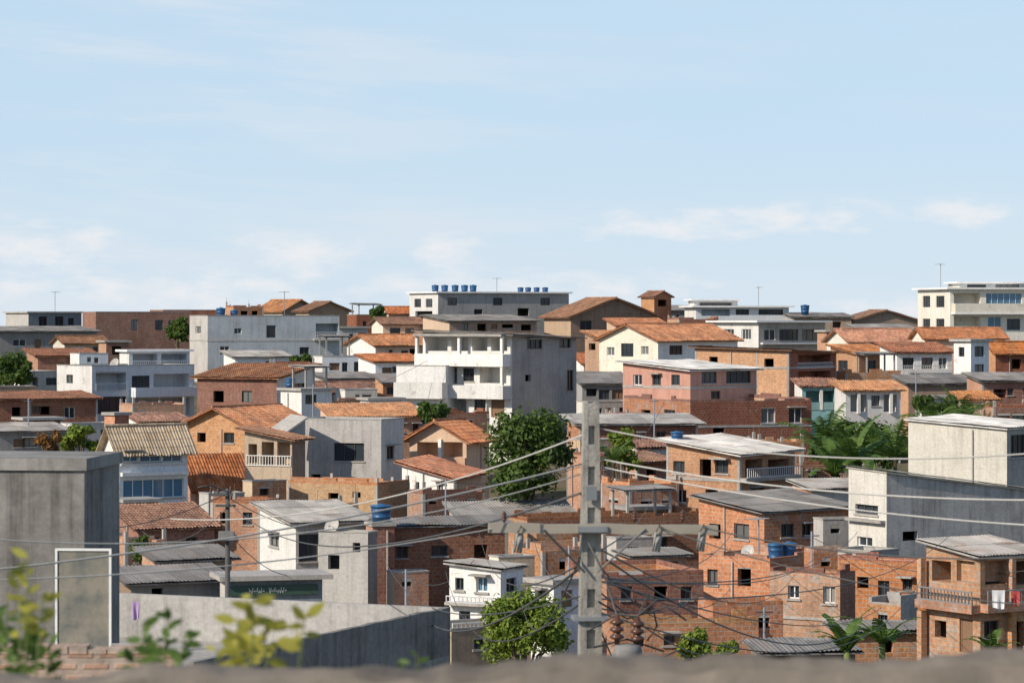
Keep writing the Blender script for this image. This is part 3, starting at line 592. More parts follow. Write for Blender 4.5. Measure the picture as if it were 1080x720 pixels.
H('brick_house','brick house with a slab roof at the left foot of the palm clump',830,844,892,492,181,('brick','brickd'),('par','slab',.4),W('R',850,888,497,506,2,9,'h'),cols=True,t=24)
H('white_hut','small pale upper storey behind the wide dark sheet roof',742,752,796,526,160,('white','greyl'),('par','slab',.3),W('R',756,792,529,536,2,8,'n'),cat='house',t=24)
H('white_walled_house','plain dirty white building with a flat pale roof at the right edge',958,1062,1110,453,165,('creamw','grey'),('shed','fibw',.05,443,.2),[('R',1066,458,1082,482,'n'),('L',975,505,984,513,'h')],t=60,cat='building')  # grey right wall has the building's shadow side put into its colour
H('cement_house','tall cement house with a dull white front edge and long rough sloping side wall',895,935,1120,499,140,('creamw','roughc'),('shed','fib',-1.35,.1,.12),
  [('L',902,532,926,542,'n'),('L',904,566,920,576,'g'),('R',952,560,968,570,'h')],[('slab','L',896,934,547,550,.3,'slab','ledge')],t=36)
H('cement_house','small cement cube between the wide dark sheet roof and the tall cement house',858,868,908,548,146,('greyl','grey'),('par','slab',.3),[('R',876,553,886,562,'h')],t=24)
H('brick_hut','small brick hut right of the blue tanks on the sunlit brick house',848,858,894,582,134,('brick','brickp'),('par','slab',.3),[('R',866,587,876,597,'h')],cat='house',cols='top',t=26)
H('cement_hut','small cement hut peeping over the bright orange brick house',880,918,948,582,133,('greyl','grey'),('par','slab',.3),[('L',892,586,904,593,'h')],cat='house',t=50)
H('grey_roof_house','brick house under a wide dark sheet roof right of centre',737,806,898,541,152,('brick','brickp'),('shed','fibd',.1,524,.4),[('L',748,552,760,568,'h'),('L',774,552,790,568,'n'),('R',824,552,838,566,'n'),('R',846,552,856,566,'n')],cols='top',q=1.0)
H('grey_roof_house','flat grey sheet roof house behind the wide dark sheet roof',836,858,930,517,165,('brick','grey'),('shed','fib',0,508,.3),[],t=28)
H('brick_house','sunlit brick house carrying blue tanks on its flat roof',738,812,862,590,136,('brick','brickp'),('par','slab',.35),[('L',746,600,757,616,'n'),('L',778,598,792,618,'h'),('R',826,602,840,618,'n')],cols='top',key='bt')
H('brick_house','patched salmon brick house with two small white windows at lower right',812,886,902,606,125,('brickp','brickd'),('par','slab',.35),[('L',831,617,843,631,'g'),('L',868,618,881,636,'g')],[('slab','L',812,885,650,653,.06,'slab','floor_slab')],cols='top',t=68)
H('brick_house','bright orange brick house left of the terrace house at lower right',884,978,994,594,129,('brick','brickd'),('par','slab',.35),[('L',904,608,916,620,'h'),('L',926,612,938,630,'n'),('L',952,610,962,622,'n')],cols='top',t=66)
H('brick_hut','low patched hut in front of the bright orange brick house',916,950,968,638,121,('brickp','grey'),('par','slab',.3),[('L',926,645,936,656,'n')],cat='house',cols='top',t=58)
H('terrace_house','raw brick house with an open terrace and grey sheet roof at the lower right corner',977,1034,1100,588,112,('brickp','brick'),('shed','fib',.0,572,.3),
  [('L',983,591,1003,613,'v'),('L',1009,591,1028,613,'v'),('R',1039,591,1062,616,'v'),('R',1066,591,1092,616,'v'),('L',986,654,998,672,'h'),('L',1012,652,1026,688,'d'),('R',1038,654,1054,672,'n'),('R',1064,655,1080,690,'h')],
  [('bal','L',975,1035,634,643,.5,'brickp'),('bal','R',1033,1100,634,643,.5,'brickp'),('rail','L',976,1034,620,634,.45,'steel'),('rail','R',1034,1100,620,634,.45,'steel'),('col','L',978,588,634,.42,'brick',.12),('col','R',1062,588,634,.42,'brick',.1),('col','L',978,643,705,.42,'brick',.14),('col','R',1062,643,705,.42,'brick',.12)],key='tr')
H('white_house','white washed house with a grey sheet roof and one barred window',274,312,390,552,152,('white','greyl'),('shed','fib',.0,532,.45),[('R',315,563,336,592,'n'),('R',352,566,368,580,'n'),('L',284,562,294,576,'n')],q=1.4)
H('brick_hut','small brick hut rising behind the white washed house roof',330,338,378,535,162,('brick','brickp'),('par','slab',.3),W('R',344,374,538,545,2,8,'h'),cat='house',cols=True,t=22)
H('cement_house','unpainted cement box house left of the bright blue tank',336,388,398,562,142,('greyl','greyd'),('par','slab',.3),[('L',346,585,358,600,'h'),('L',372,572,380,582,'h')],t=66,key='cb')
H('tank_stand','low brick stand under the bright blue tank',386,393,416,555,149.5,('brick','brickd'),('flat','slab',.08),[],key='ts',cat='stand')
H('brick_house','broad dark red brick house with a grey sheet roof right of the bright blue tank',396,404,536,556,151,('brick','brickd'),('shed','fibd',.0,549,.3),[('R',455,575,472,586,'n'),('R',500,574,514,588,'h'),('R',418,576,430,588,'n'),('R',425,606,439,622,'d')],t=14,cols=True)
H('tan_hut','small tan lean-to hut against the broad dark red brick house',408,416,452,604,143,('tan','brickp'),('par','slab',.3),[('R',424,609,434,618,'h')],cat='house',t=22)
H('brick_house','small sunlit brick house behind the dark street pole at left',222,274,296,531,168,('brick','brickd'),('par','slab',.3),[('L',232,540,242,552,'h'),('L',256,540,266,553,'n')],t=62,cols=True)
H('grey_house','small pale cement house between the steep tiled roof and the small sunlit brick house',210,220,258,521,180,('greyl','grey'),('par','slab',.3),W('R',226,254,524,530,2,8,'h'),t=24)
H('white_cottage','narrow two-storey white cottage with a railing and blue shutters at bottom centre',474,528,552,602,124,('white','white2'),('shed','fib',.0,595,.2),[('L',480,609,489,622,'n'),('L',502,608,514,624,'b'),('R',534,609,545,624,'n'),('L',484,644,496,658,'n'),('L',508,642,522,666,'b')],[('slab','L',474,528,635,638,.45,'slab','balcony_slab'),('rail','L',475,528,628,635,.42,'rail')],q=1.2)
H('low_house','low brown rendered house with a white railing in front of the white cottage',440,476,548,664,117,('tan','brown'),('par','slab',.3),[('R',500,672,512,684,'n')],[('rail','R',478,546,655,664,-.05,'wf')],t=30,cat='house')
H('cream_hut','small cream hut right of the white cottage behind the yellow green tree',516,526,564,588,139,('cream','tan'),('par','slab',.3),[('R',536,593,546,602,'n')],cat='house',t=24)
H('grey_roof_house','house under a wide pale grey sheet roof left of the concrete pole',474,486,604,545,176,('greyl','brick'),('shed','fib',0,532,.4),[],t=13)
H('brick_house','long brick house with bare parapet behind the concrete pole crossarm',532,556,738,549,160,('brick','brickd'),('par','slab',.4),[('R',575,566,588,580,'n'),('R',640,566,652,580,'h'),('R',690,566,704,580,'n'),('R',660,590,672,604,'n')],[('cover','',.6,.85,.2,.8,1.5,'fibd')],cols='top',t=24)
H('brick_hut','small yellowish brick hut left of the concrete pole in front of the long brick house',556,566,604,566,154,('bricky','brickp'),('par','slab',.3),[('R',576,571,586,581,'h')],cat='house',cols='top',t=24)
H('cement_hut','small pale cement hut in front of the long brick house beside the concrete pole',640,650,688,568,154,('greyl','grey'),('par','slab',.3),[('R',662,573,674,583,'n')],cat='house',t=24)
H('brick_house','small brick cube behind the long brick parapet right of the concrete pole',648,662,704,538,166,('brick','brickp'),('flat','slab',.2),W('R',668,700,541,547,2,8,'h'),cols=True,t=24)
H('lean_to','low lean-to with a dark sheet roof against the long brick house',652,668,724,588,148,('brick','brickp'),('shed','fibd',0,583,.3),W('R',674,718,591,600,2,9,'h'),cat='house',t=24)
H('brick_house','long low brick house with a raw brick top at the foot of the concrete pole',596,640,742,608,130,('brick','brickd'),('par','slab',.3),[('R',655,618,667,632,'n'),('R',690,618,704,634,'h'),('R',718,618,730,632,'n'),('L',606,620,618,634,'n')],cols='top',q=1.3)
H('brick_house','low unpainted brick house left of the concrete pole above the white shed',540,572,640,582,143,('brick','brickp'),('par','slab',.35),[('R',590,588,602,600,'h'),('L',550,590,560,602,'n')],cols=True,t=28)
H('brick_house','low cement and brick house in front of the sunlit house with tanks',736,752,826,640,121,('brickp','brickp'),('par','slab',.35),[('R',770,648,784,662,'n'),('R',800,648,812,662,'h')],cols='top',t=20)
H('white_shed','small white flat-topped shed left of the concrete pole foot',560,584,612,616,122,('white','white2'),('flat','slab',.25),[('R',592,622,604,640,'d'),('L',566,622,576,632,'n')])
H('dark_shed','low shed with a dark patched sheet roof behind the grey rooftop parapet',118,138,238,616,126,('brown','greyd'),('shed','fibd',0,602,.4),[('R',160,620,172,630,'h')],t=18)
H('dark_shed','lower shed with a rusty dark sheet roof in front of the small sunlit brick house',150,168,244,592,140,('brick','brown'),('shed','fibd',0,580,.4),W('R',180,240,596,606,3,9,'h'),t=20)
H('brick_house','small bare brick house beside the low bush among the dark sheds',118,132,176,574,152,('brick','brickp'),('par','slab',.3),W('R',138,170,580,590,2,9,'h'),t=24,cols=True)
H('tiled_house','low house with an orange brown tiled roof under the sandy tiled house',122,146,226,558,166,('brickd','brickd'),('shed','tiled',0,536,.4),[('R',156,566,168,576,'n'),('R',196,566,208,576,'n')],t=20)
H('brick_house','brick house with a dark opening directly under the blue windows at left',118,132,168,530,175,('grey','brick'),('flat','slab',.2),[('R',140,536,150,552,'h')],t=22)
H('white_hut','small white hut between the blue windows and the steep orange brown roof',162,172,206,534,172,('white','white2'),('par','slab',.3),[('R',180,538,190,546,'n')],cat='house',t=24)
H('tiled_house','steep orange brown tiled roof right of the pale blue sandy-roofed house',194,206,268,517,190,('brick','brick'),('shed','tile',0,485,.35),[('R',220,522,230,530,'h')],t=18)
H('shop','dark walled low shop below the white washed house',232,240,340,612,124,('greyl','slate'),('flat','slab',.4),[('R',256,634,274,660,'d')],t=9,key='shop')
H('shed','dark low shed roof at the bottom right of centre',792,806,902,690,112,('brown','brown'),('shed','fibd',0,678,.3),[],t=14)
H('brick_house','low brick house with a dark sheet roof behind the bottom right banana plants',876,890,974,668,118,('brick','brickp'),('shed','fibd',0,659,.3),[('R',930,674,942,688,'h')],t=16,cols='top')
H('brick_house','long patched brick house behind the green shrub right of the concrete pole foot',640,652,800,660,118,('brickp','brick'),('par','slab',.3),[('R',700,668,712,680,'n'),('R',668,668,680,682,'h')],cols='top',t=14)
# ---- near
H('concrete_house','near unpainted concrete house with a flat cap at the left edge',-70,89,126,496,48,('nearc','nearc'),('flat','nearc',.05),[],t=76,cat='house',key='near')
def near_roof():
    A=P(475,640,70.); t=R(66); L=12.2; wL=9.8; zt=A.z; zb=ground(60)-1.5
    B=Vector((A.x-L*cos(t),A.y-L*sin(t),0))
    root=empty('flat_roofed_building','grey concrete building top with an empty flat roof and low parapet walls, lower left','building',(B.x,B.y,zb),t)
    h=zt-zb; m=M(); fl=h-1.15
    m.box(0,L,0,wL,0,fl); m.build('wall','nearc',root)
    r=M(); r.box(.18,L-.18,.1,wL-.18,fl+.002,fl+.05); r.build('roof','slab',root)
    p=M(); n=24
    for i in range(n):
        x0=L*i/n; x1=L*(i+1)/n; z0=h+.03*noise.noise((x0*2,0,0)); z1=h+.03*noise.noise((x1*2,0,0))
        p.face([(x0,0,fl),(x1,0,fl),(x1,0,z1),(x0,0,z0)]); p.face([(x0,.16,fl),(x1,.16,fl),(x1,.16,z1),(x0,.16,z0)]); p.face([(x0,0,z0),(x1,0,z1),(x1,.16,z1),(x0,.16,z0)])
    p.face([(0,0,fl),(0,.16,fl),(0,.16,h),(0,0,h)])
    p.build('parapet','nearc',root)
    p=M(); p.box(L-.16,L,.16,wL,fl,h-.003); p.build('parapet','grey',root)
    return root
near_roof()
# ---------------------------------------------------------------- water tanks
def tank(label,px,Y,z,d,h,group=None):
    r=d/2; root=empty('water_tank',label,'water tank',((px-540)/F*Y,Y,z),random.uniform(0,6),group)
    m=M(); m.lathe([(0,0),(r*.82,0),(r*.86,h*.25),(r*.9,h*.26),(r*.9,h*.31),(r*.88,h*.32),(r*.94,h*.62),(r*.97,h*.63),(r*.97,h*.68),(r*.95,h*.69),(r*.98,h*.86),(r*1.04,h*.865),(r*1.04,h*.90),(r*.9,h*.9)],24); m.build('body','tank',root,True)
    m=M(); m.lathe([(r*1.06,h*.895),(r*1.07,h*.93),(r*.9,h*.96),(r*.35,h*.99),(r*.33,h*1.03),(0,h*1.035)],24); m.build('lid','tankl',root,True)
    return root
def zroof(k,extra=.2): return HOUSES[k]['top']+extra
for i,px in enumerate((459,469,480,490,499)): tank('blue water tank on the white block, %s of the left row'%('first','second','third','fourth','last')[i],px,366,zroof('wb'),.9,.85,'tanks on the white block')
for i,px in enumerate((549,557,566,575)): tank('low blue water tank on the white block, %s of the right row'%('first','second','third','last')[i],px,370,zroof('wb'),.8,.6,'tanks on the white block')
tank('blue water tank on the left part of the blue grey house roof',233,318,zroof('bl',-.5),1.0,1.4); tank('blue water tank on the blue grey house roof, right one of the two',247,319,zroof('bl',-.5),.9,1.15)
tank('blue water tank on a dark roof right of centre on the skyline',849,361,zroof('dk',.4),1.1,1.2)
tank('large bright blue water tank beside the unpainted cement house',402,150.2,zroof('ts',.2),1.1,.9)
tank('blue water tank on the flat roof of the sunlit brick house, left one',818,138.5,zroof('bt',-.35),.75,.95); tank('blue water tank on the flat roof of the sunlit brick house, right one',832,139,zroof('bt',-.35),.75,.95)
tank('blue water tank beside the pale sheet roof of the two-storey brick house',714,174,zroof('b2',.55),.75,.7)
tank('small blue water tank on the small bluish white house',306,242.5,zroof('sb',.2),.85,.8)
# ---------------------------------------------------------------- trees
def tree(label,px,yt,yb,wpx,Y,lm='lf',n=4200,ls=.34,seed=1,lob=11,name='tree'):
    rr=random.Random(seed); k=Y/F; X=(px-540)*k; zc=CZ+(HY-(yt+yb)/2)*k; rw=wpx*k/2; rh=(yb-yt)*k/2; gz=ground(Y)-.4
    root=empty(name,label,'shrub' if name!='tree' else 'tree',(X,Y,gz)); c0=Vector((0,0,zc-gz))
    lobes=[]
    for i in range(lob):
        a=rr.uniform(0,2*PI); e=rr.uniform(-.6,1.); q=rr.uniform(.4,.8)
        lobes.append((c0+Vector((cos(a)*rw*q*cos(e*.9),sin(a)*rw*q*cos(e*.9),rh*.72*sin(e*1.3))),rr.uniform(.2,.44)*min(rw,rh*1.1)))
    lobes.append((c0,.45*min(rw,rh)))
    m=M()
    for i in range(n):
        c,r=rr.choice(lobes); d=Vector((rr.gauss(0,1),rr.gauss(0,1),rr.gauss(.25,1))).normalized()
        p=c+d*r*(rr.random()**.4)*(rr.uniform(.85,1.12) if rr.random()<.8 else rr.uniform(1.1,1.6))
        nn=(d+Vector((rr.gauss(0,.6),rr.gauss(0,.6),rr.gauss(.3,.6)))).normalized()
        a=nn.orthogonal().normalized(); b=nn.cross(a); th=rr.uniform(0,6.28); u=a*cos(th)+b*sin(th); v=nn.cross(u); s=ls*rr.uniform(.6,1.25)
        m.face([p-u*s*.5,p+v*s*.28+nn*s*.08,p+u*s*.5,p-v*s*.28+nn*s*.08])
    m.build('crown',lm,root)
    t=M(); h=c0.z; tr=max(.07,rw*.07); t.tube([(0,0,0),(.05*rw,0,h*.35),(-.03*rw,.05*rw,h*.7),(0,0,h)],[tr*1.4,tr*1.05,tr*.85,tr*.5],8)
    for c,r in lobes[:8]: t.tube([(0,0,h*.6),tuple((Vector((0,0,h*.8))+c)/2),tuple(c)],[tr*.6,tr*.4,tr*.15],5)
    t.build('trunk','bark',root,True)
    return root
tree('large dark green tree left of the concrete pole in mid distance',558,438,534,108,181,'lf',8500,.38,3,24)
tree('round green tree on the left skyline beside the blue grey house',187,332,366,26,326,'lf',2200,.45,4)
tree('dark green tree at the left edge in front of low houses',14,374,412,48,262,'lf',2600,.45,5)
tree('small green tree above the peach veranda house',456,424,456,44,212,'lf',1800,.36,6)
tree('bright yellow green tree at the bottom centre',552,626,712,108,104,'lf2',8000,.21,8,22)
tree('green shrub at the bottom right of the concrete pole',742,666,704,84,100,'lf2',3000,.22,9,name='shrub')
tree('green bush between low left houses beside a rusty bush',84,448,482,50,208,'lf2',2200,.34,10,name='bush')
tree('rusty brown bush at left beside the sandy tiled house',52,456,482,34,206,'lfb',1400,.32,11,name='bush')
tree('small round treetop on the skyline left of the white block',398,322,342,20,355,'lf',1200,.45,12)
tree('low bush between the blue grey house and the dark red brick house',318,374,394,34,284,'lf',1500,.4,13,name='bush')
tree('green treetops behind the white walled building at right',985,416,446,90,215,'lf',3800,.38,14)
tree('sparse green treetop right of the dark tree beside the pole',655,452,502,40,180,'lf2',1300,.34,15)
tree('low green bush among the dark sheds at left',150,566,596,40,145,'lf',1500,.28,16,name='bush')
tree('green bush behind the palm clump at right',905,446,500,110,196,'lf',4500,.4,17,name='bush')
def frond(m,base,az,el,L,droop,w,pin=True,rr=random):
    pts=[]; p=Vector(base); e=el; n=12
    for i in range(n+1):
        pts.append(p.copy()); d=Vector((cos(az)*cos(e),sin(az)*cos(e),sin(e))); p=p+d*L/n; e-=droop/n*(.4+1.2*i/n)
    side=Vector((-sin(az),cos(az),0))
    m.tube(pts,[.03*(1-i/(n+1))+.006 for i in range(n+1)],4)
    for i in range(1 if pin else 0,n):
        a,b=pts[i],pts[i+1]; f=sin(PI*min(1,(i+.8)/(n+.6)))**.6
        for sgn in (-1,1):
            if pin:
                for kk in range(3):
                    q=a.lerp(b,kk/3); tip=q+side*sgn*w*f+(b-a).normalized()*w*.5*f+Vector((0,0,-w*(.25+rr.random()*.5)*f)); dd=(b-a)*.16
                    m.face([q-dd,q+dd,tip])
            else:
                f2=sin(PI*min(1,(i+1.8)/(n+.6)))**.6 if i<n-1 else .1
                dz=Vector((0,0,.12*w)); g0=rr.uniform(0,.12)
                m.face([a.lerp(b,g0),b,b+side*sgn*w*f2+dz-Vector((0,0,rr.uniform(0,.25)*w)),a.lerp(b,g0)+side*sgn*w*f+dz-Vector((0,0,rr.uniform(0,.25)*w))])
def palm(label,px,ycen,Y,L,nf,seed,banana=False,w=.5):
    rr=random.Random(seed); k=Y/F; gz=ground(Y)-.3; zc=CZ+(HY-ycen)*k-gz
    root=empty('banana_plant' if banana else 'palm_tree',label,'banana plant' if banana else 'palm tree',((px-540)*k,Y,gz))
    m=M(); m.tube([(0,0,0),(.08,.05,zc*.5),(0,0,zc)],[.2,.15,.11],8); m.build('stem' if banana else 'trunk','stem' if banana else 'bark',root,True)
    for i in range(nf):
        m=M(); frond(m,(0,0,zc-.1),2*PI*i/nf+rr.uniform(-.3,.3),rr.uniform(.55,1.45),L*rr.uniform(.7,1.15),rr.uniform(.9,2.0),w,not banana,rr); m.build('leaf' if banana else 'frond','lfp',root)
palm('tall feathery palm at the left end of the clump behind the tall cement house',872,478,186,3.6,15,21,w=.7)
palm('feathery palm at the right end of the clump behind the tall cement house',944,484,182,3.4,15,22,w=.7)
palm('banana plant with broad arching leaves in the middle of the palm clump',900,492,179,3.6,13,23,True,.5)
palm('banana plant in the palm clump, right of the middle',922,486,184,3.5,13,29,True,.5)
palm('banana plant low in front of the palm clump at its left end',880,500,174,2.8,11,30,True,.45)
palm('palm fronds rising behind the dirty white building at right',1012,446,205,3.2,13,24,w=.65)
palm('second palm behind the dirty white building, further left',985,450,200,2.8,12,34,w=.6)
palm('banana plant with broad leaves at the bottom right left of the terrace house',893,684,104,1.9,10,25,True,.28); palm('banana plant with broad leaves, nearer the terrace house corner',930,676,106,1.9,10,26,True,.28)
palm('small spiky palm beside the concrete pole behind the long brick house',646,486,176,1.9,10,27,w=.35)
palm('banana plant in front of the terrace house door',1046,684,106.5,1.2,7,28,True,.2)
# ---------------------------------------------------------------- main pole
PY=30.; pt_=P(624,424,PY); gz=ground(PY)-.4
pole=empty('utility_pole','weathered concrete utility pole with slotted shaft and a crossarm in the foreground','utility pole',(P(621,600,PY).x,PY,gz),R(6))
H1=pt_.z-gz; m=M()
def tq(z0,z1,x0,x1,y0,y1):   # tapered piece: x,y as fractions of the half width and half depth at each height
    def ww(z): f=z/H1; return (.165*(1-f)+.078*f, .13*(1-f)+.075*f, .02*f)
    a,b=ww(z0),ww(z1)
    A=[(x*a[0]+a[2],y*a[1],z0) for x,y in((x0,y0),(x1,y0),(x1,y1),(x0,y1))]; B=[(x*b[0]+b[2],y*b[1],z1) for x,y in((x0,y0),(x1,y0),(x1,y1),(x0,y1))]
    for i in range(4): m.face([A[i],A[(i+1)%4],B[(i+1)%4],B[i]])
    m.face(B); m.face(A)
tq(0,H1,-1,-.42,-1,1); tq(0,H1,.42,1,-1,1); tq(0,H1-.01,-.42,.42,-.45,.45)
z=H1
while z>.5:
    tq(z-.24,z-.012,-.42,.42,-.97,.97); z-=.42
m.build('shaft','pole',pole)
zc=P(0,556,PY).z-gz; Lx=-1.06; Rx=1.31; zl=P(0,554,PY).z-gz; zr=P(0,558,PY).z-gz
m=M(); k_=8; 
for i in range(k_+1):
    f=i/k_; x=Lx+(Rx-Lx)*f; zz=zl+(zr-zl)*f+.006*sin(i*2.1); hh=.048+.004*sin(i*1.7)
    m.v+=[(x,-.25,zz-hh),(x,-.15,zz-hh),(x,-.15,zz+hh),(x,-.25,zz+hh)]
for i in range(k_):
    for j in range(4): m.f.append((i*4+j,i*4+(j+1)%4,i*4+4+(j+1)%4,i*4+4+j)); m.mi.append(0)
m.f+=[(0,1,2,3),(k_*4+3,k_*4+2,k_*4+1,k_*4)]; m.mi+=[0,0]
m.build('crossarm','timber',pole)
for sx in (-.5,.55):
    m=M(); m.tube([(sx,-.26,zc),(sx*.12,-.15,zc-.45)],.012,6); m.build('brace','steel',pole,True)
m=M(); m.box(-.14,.15,-.272,-.252,zc-.03,zc+.03); m.box(-.15,-.135,-.272,.13,zc-.03,zc+.03); m.box(.145,.16,-.272,.13,zc-.03,zc+.03); m.build('clamp','steel',pole)
def insul(x,z,brown=False,up=False,parent=pole,y=-.2,s=1.):
    m=M(); sg=1 if up else -1
    prof=[(.0,0),(.02,0),(.022,.05)]
    for k in range(3): prof+=[(.03,.05+.06*k),(.06,.065+.06*k),(.055,.085+.06*k),(.028,.1+.06*k)]
    prof+=[(.02,.25),(0,.25)]
    m.lathe([(r*s,sg*zz*s) for r,zz in prof],14,0,(x,y,z)); return m.build('insulator','porcb' if brown else 'porc',parent,True)
for x in (-.73,.70,1.16):
    m=M(); m.tube([(x,-.2,zl-.04),(x,-.2,zl-.1),(x-.015,-.2,zl-.26)],[.022,.034,.028],8); m.build('insulator','porc',pole,True)
for x in (-.9,.45,.95): insul(x,zl+.045,True,True,s=.5)
for x in (-.73,.70,1.16):
    m=M(); m.tube([(x,-.27,zl+.02),(x-.05,-.28,zl-.06),(x-.065,-.22,zl-.25)],.012,6); m.build('fuse_holder','porc',pole,True)
m=M(); m.box(-.05,.06,-.19,-.12,H1-1.0,H1-.86); m.build('bracket','steel',pole)
m=M(); m.box(-.17,.18,-.15,.15,zc-.95,zc-.91); m.build('band','steel',pole)
tf=empty('transformer','small transformer head with brown insulators low on the concrete pole','transformer',P(662,696,29.6))
m=M(); m.lathe([(0,-.7),(.15,-.7),(.15,.1),(.13,.16),(0,.17)],20); m.build('tank','greyd',tf,True)
for x,z in ((-.11,.15),(.10,.13)): insul(x,z,True,True,tf,0.,1.25)
for pts in ([(-.4,0,.3),(-.11,0,.47),(.1,0,.45),(.3,0,.62)],[(-.35,.1,.12),(0,.16,.2),(.38,.1,.08)],[(-.11,0,.46),(-.25,0,.9),(-.4,0,1.2)],[(.1,0,.44),(.22,.05,.7),(.3,0,.35),(.2,0,.2)],[(-.3,0,.6),(0,.05,.42),(.4,0,.55),(.6,.1,.4)],[(-.4,0,-.1),(.1,-.25,-.05),(.5,0,.1),(.8,.1,-.1)]):
    m=M(); m.tube(pts,.011,5); m.build('lead','rubber',tf,True)
m=M(); m.tube([(-.45,0,.02),(-.14,0,.02)],.03,6); m.build('bracket','steel',tf)
# wires
def wire(label,a,b,sag,r=.011,mt='wire',group=None,n=24):
    a=Vector(a); b=Vector(b); m=M(); o=a
    pts=[a.lerp(b,i/n)-o-Vector((0,0,sag*4*(i/n)*(1-i/n))) for i in range(n+1)]
    m.tube(pts,r,5); ob=m.build('cable',mt,None,True,o); tag(ob,label,'cable',group)
GW='overhead cables'
wire('thick pale overhead cable rising from the left edge to the upper concrete pole',P(-40,604,26),P(614,489,30),.12,.010,group=GW)
wire('pale overhead cable meeting the concrete pole highest, from the left houses',P(180,547,40),P(616,458,30),.28,.009,group=GW)
wire('overhead cable sagging from the left edge to the left crossarm end',P(-40,612,27),P(548,552,29.8),.12,.007,group=GW)
wire('overhead cable from the left edge passing below the left crossarm end',P(-40,566,27),P(612,500,30),.3,.007,group=GW)
wire('faint overhead cable from the dark street pole to the concrete pole',P(240,528,100),P(612,520,30),1.0,.014,'rubber',group=GW)
wire('pale overhead cable leaving the concrete pole top toward the right edge',P(634,452,30),P(1130,474,27),.18,.008,group=GW)
wire('second overhead cable down the right side from the concrete pole',P(634,484,30),P(1130,527,27),.12,.009,group=GW)
wire('third overhead cable down the right side from the concrete pole',P(634,492,30),P(1130,556,27),.10,.008,group=GW)
wire('overhead cable from the right crossarm insulator to the right edge',P(742,556,29.8),P(1130,585,27),.14,.008,'rubber',group=GW)
wire('lowest overhead cable from the right crossarm across the terrace house',P(696,556,29.8),P(1130,640,27),.16,.007,'rubber',group=GW)
wire('dark drop cable from the crossarm down past the bottom right brick houses',P(640,590,30),P(900,668,60),.5,.012,'rubber',group=GW)
wire('dark cable dropping from the concrete pole to the left cottage',P(610,600,30),P(430,632,90),.8,.016,'rubber',group=GW)
rr=random.Random(4)
ends=[(716,640,110,'the low patched houses'),(770,620,118,'the flat brick roof with tanks'),(838,606,125,'the patched salmon brick house'),(972,610,110,'the terrace house corner'),(1000,566,112,'the terrace house roof'),(905,560,139,'the white edge of the cement house'),(690,512,168,'the roofless brick walls'),(545,600,122,'the narrow white cottage roof'),(470,602,122,'the left end of the cottage'),(560,552,158,'the long brick parapet'),(505,560,150,'the dark red brick house'),(396,566,142,'the cement box house'),(744,612,128,'the right end of the long low brick house'),(800,644,119,'the low cement and brick house'),(930,640,119,'the low patched hut'),(862,586,132,'the small brick hut by the tanks'),(690,664,116,'the long patched brick house'),(780,545,150,'the wide dark sheet roof')]
for i,(px,py,Y,nm) in enumerate(ends):
    wire('thin dark house cable from the concrete pole to '+nm,P(626 if px>620 else 612,rr.uniform(570,650),30),P(px,py,Y),rr.uniform(.4,1.6),.011,'rubber',group='house drop cables')
for i,(px,py,Y,px2,py2,Y2,nm) in enumerate(((240,520,100,-30,545,90,'from the dark street pole to the left edge'),(240,524,100,395,550,143,'from the dark street pole to the bright blue tank'),(240,560,100,330,600,140,'from the dark street pole box to the white washed house'),(240,535,100,150,560,140,'from the dark street pole to the tiled roofs'),(428,604,135,500,590,124,'from the thin grey pole to the cottage roof'),(856,566,132,1090,600,110,'from a thin grey pole to the terrace house'),(655,474,180,700,424,205,'between the two thin poles right of the concrete pole'),(655,474,180,470,508,170,'from the spiky palm pole to the low veranda house pole'),(330,412,232,450,380,236,'from a thin left pole to the white wing'),(966,396,228,1100,410,230,'from the palm clump pole to the right edge'))):
    wire('thin dark cable '+nm,P(px,py,Y),P(px2,py2,Y2),.8,.016,'rubber',group='house drop cables')
# dark street pole
sp=empty('street_pole','thin dark street pole with crossarm and boxes standing at left','street pole',(P(240,600,100).x,100,ground(100)-.3))
zt=P(0,515,100).z-sp.location.z
m=M(); m.tube([(0,0,0),(0,0,zt)],[.13,.075],10); m.build('shaft','rubber',sp,True)
for x0,x1,z0,z1 in ((-.62,.2,zt-.25,zt-.15),(-.4,.3,zt-.62,zt-.54)):
    m=M(); m.box(x0,x1,-.16,-.09,z0,z1); m.build('crossarm','rubber',sp)
for x in (-.55,-.3,.12): insul(x,zt-.15,True,True,sp,-.125)
m=M(); m.box(-.28,.26,-.4,-.1,zt-1.75,zt-1.45); m.build('junction_box','greyd',sp)
m=M(); m.tube([(0,-.1,zt-.1),(-.5,-.6,zt+.15),(-.9,-1.0,zt+.1)],.03,6); m.build('lamp_arm','rubber',sp,True)
for px,yt,Y,lb in ((428,600,135,'thin grey pole in front of the dark red brick house right of the blue tank'),(806,640,118,'thin grey pole in front of the patched salmon brick house'),(600,575,128,'thin grey pole just left of the concrete pole foot'),(856,560,132,'thin grey pole between the brick houses at right'),(655,470,180,'thin grey pole beside the small spiky palm'),(690,420,205,'thin grey pole in front of the broad dark brick house'),(330,408,232,'thin grey pole left of the flat cement house'),(966,392,228,'thin grey pole above the palm clump at right'),(30,420,225,'thin grey pole above the low red brick house at left'),(470,505,170,'thin grey pole in front of the low tiled veranda house')):
    m=M(); gz=ground(Y); z1=P(0,yt,Y).z-gz; m.tube([(0,0,-.3),(0,0,z1)],[.07,.045],8); m.tube([(-.35,0,z1-.2),(.35,0,z1-.2)],.03,6)
    tag(m.build('service_pole','steel',None,True,((px-540)/F*Y,Y,gz)),lb,'pole')
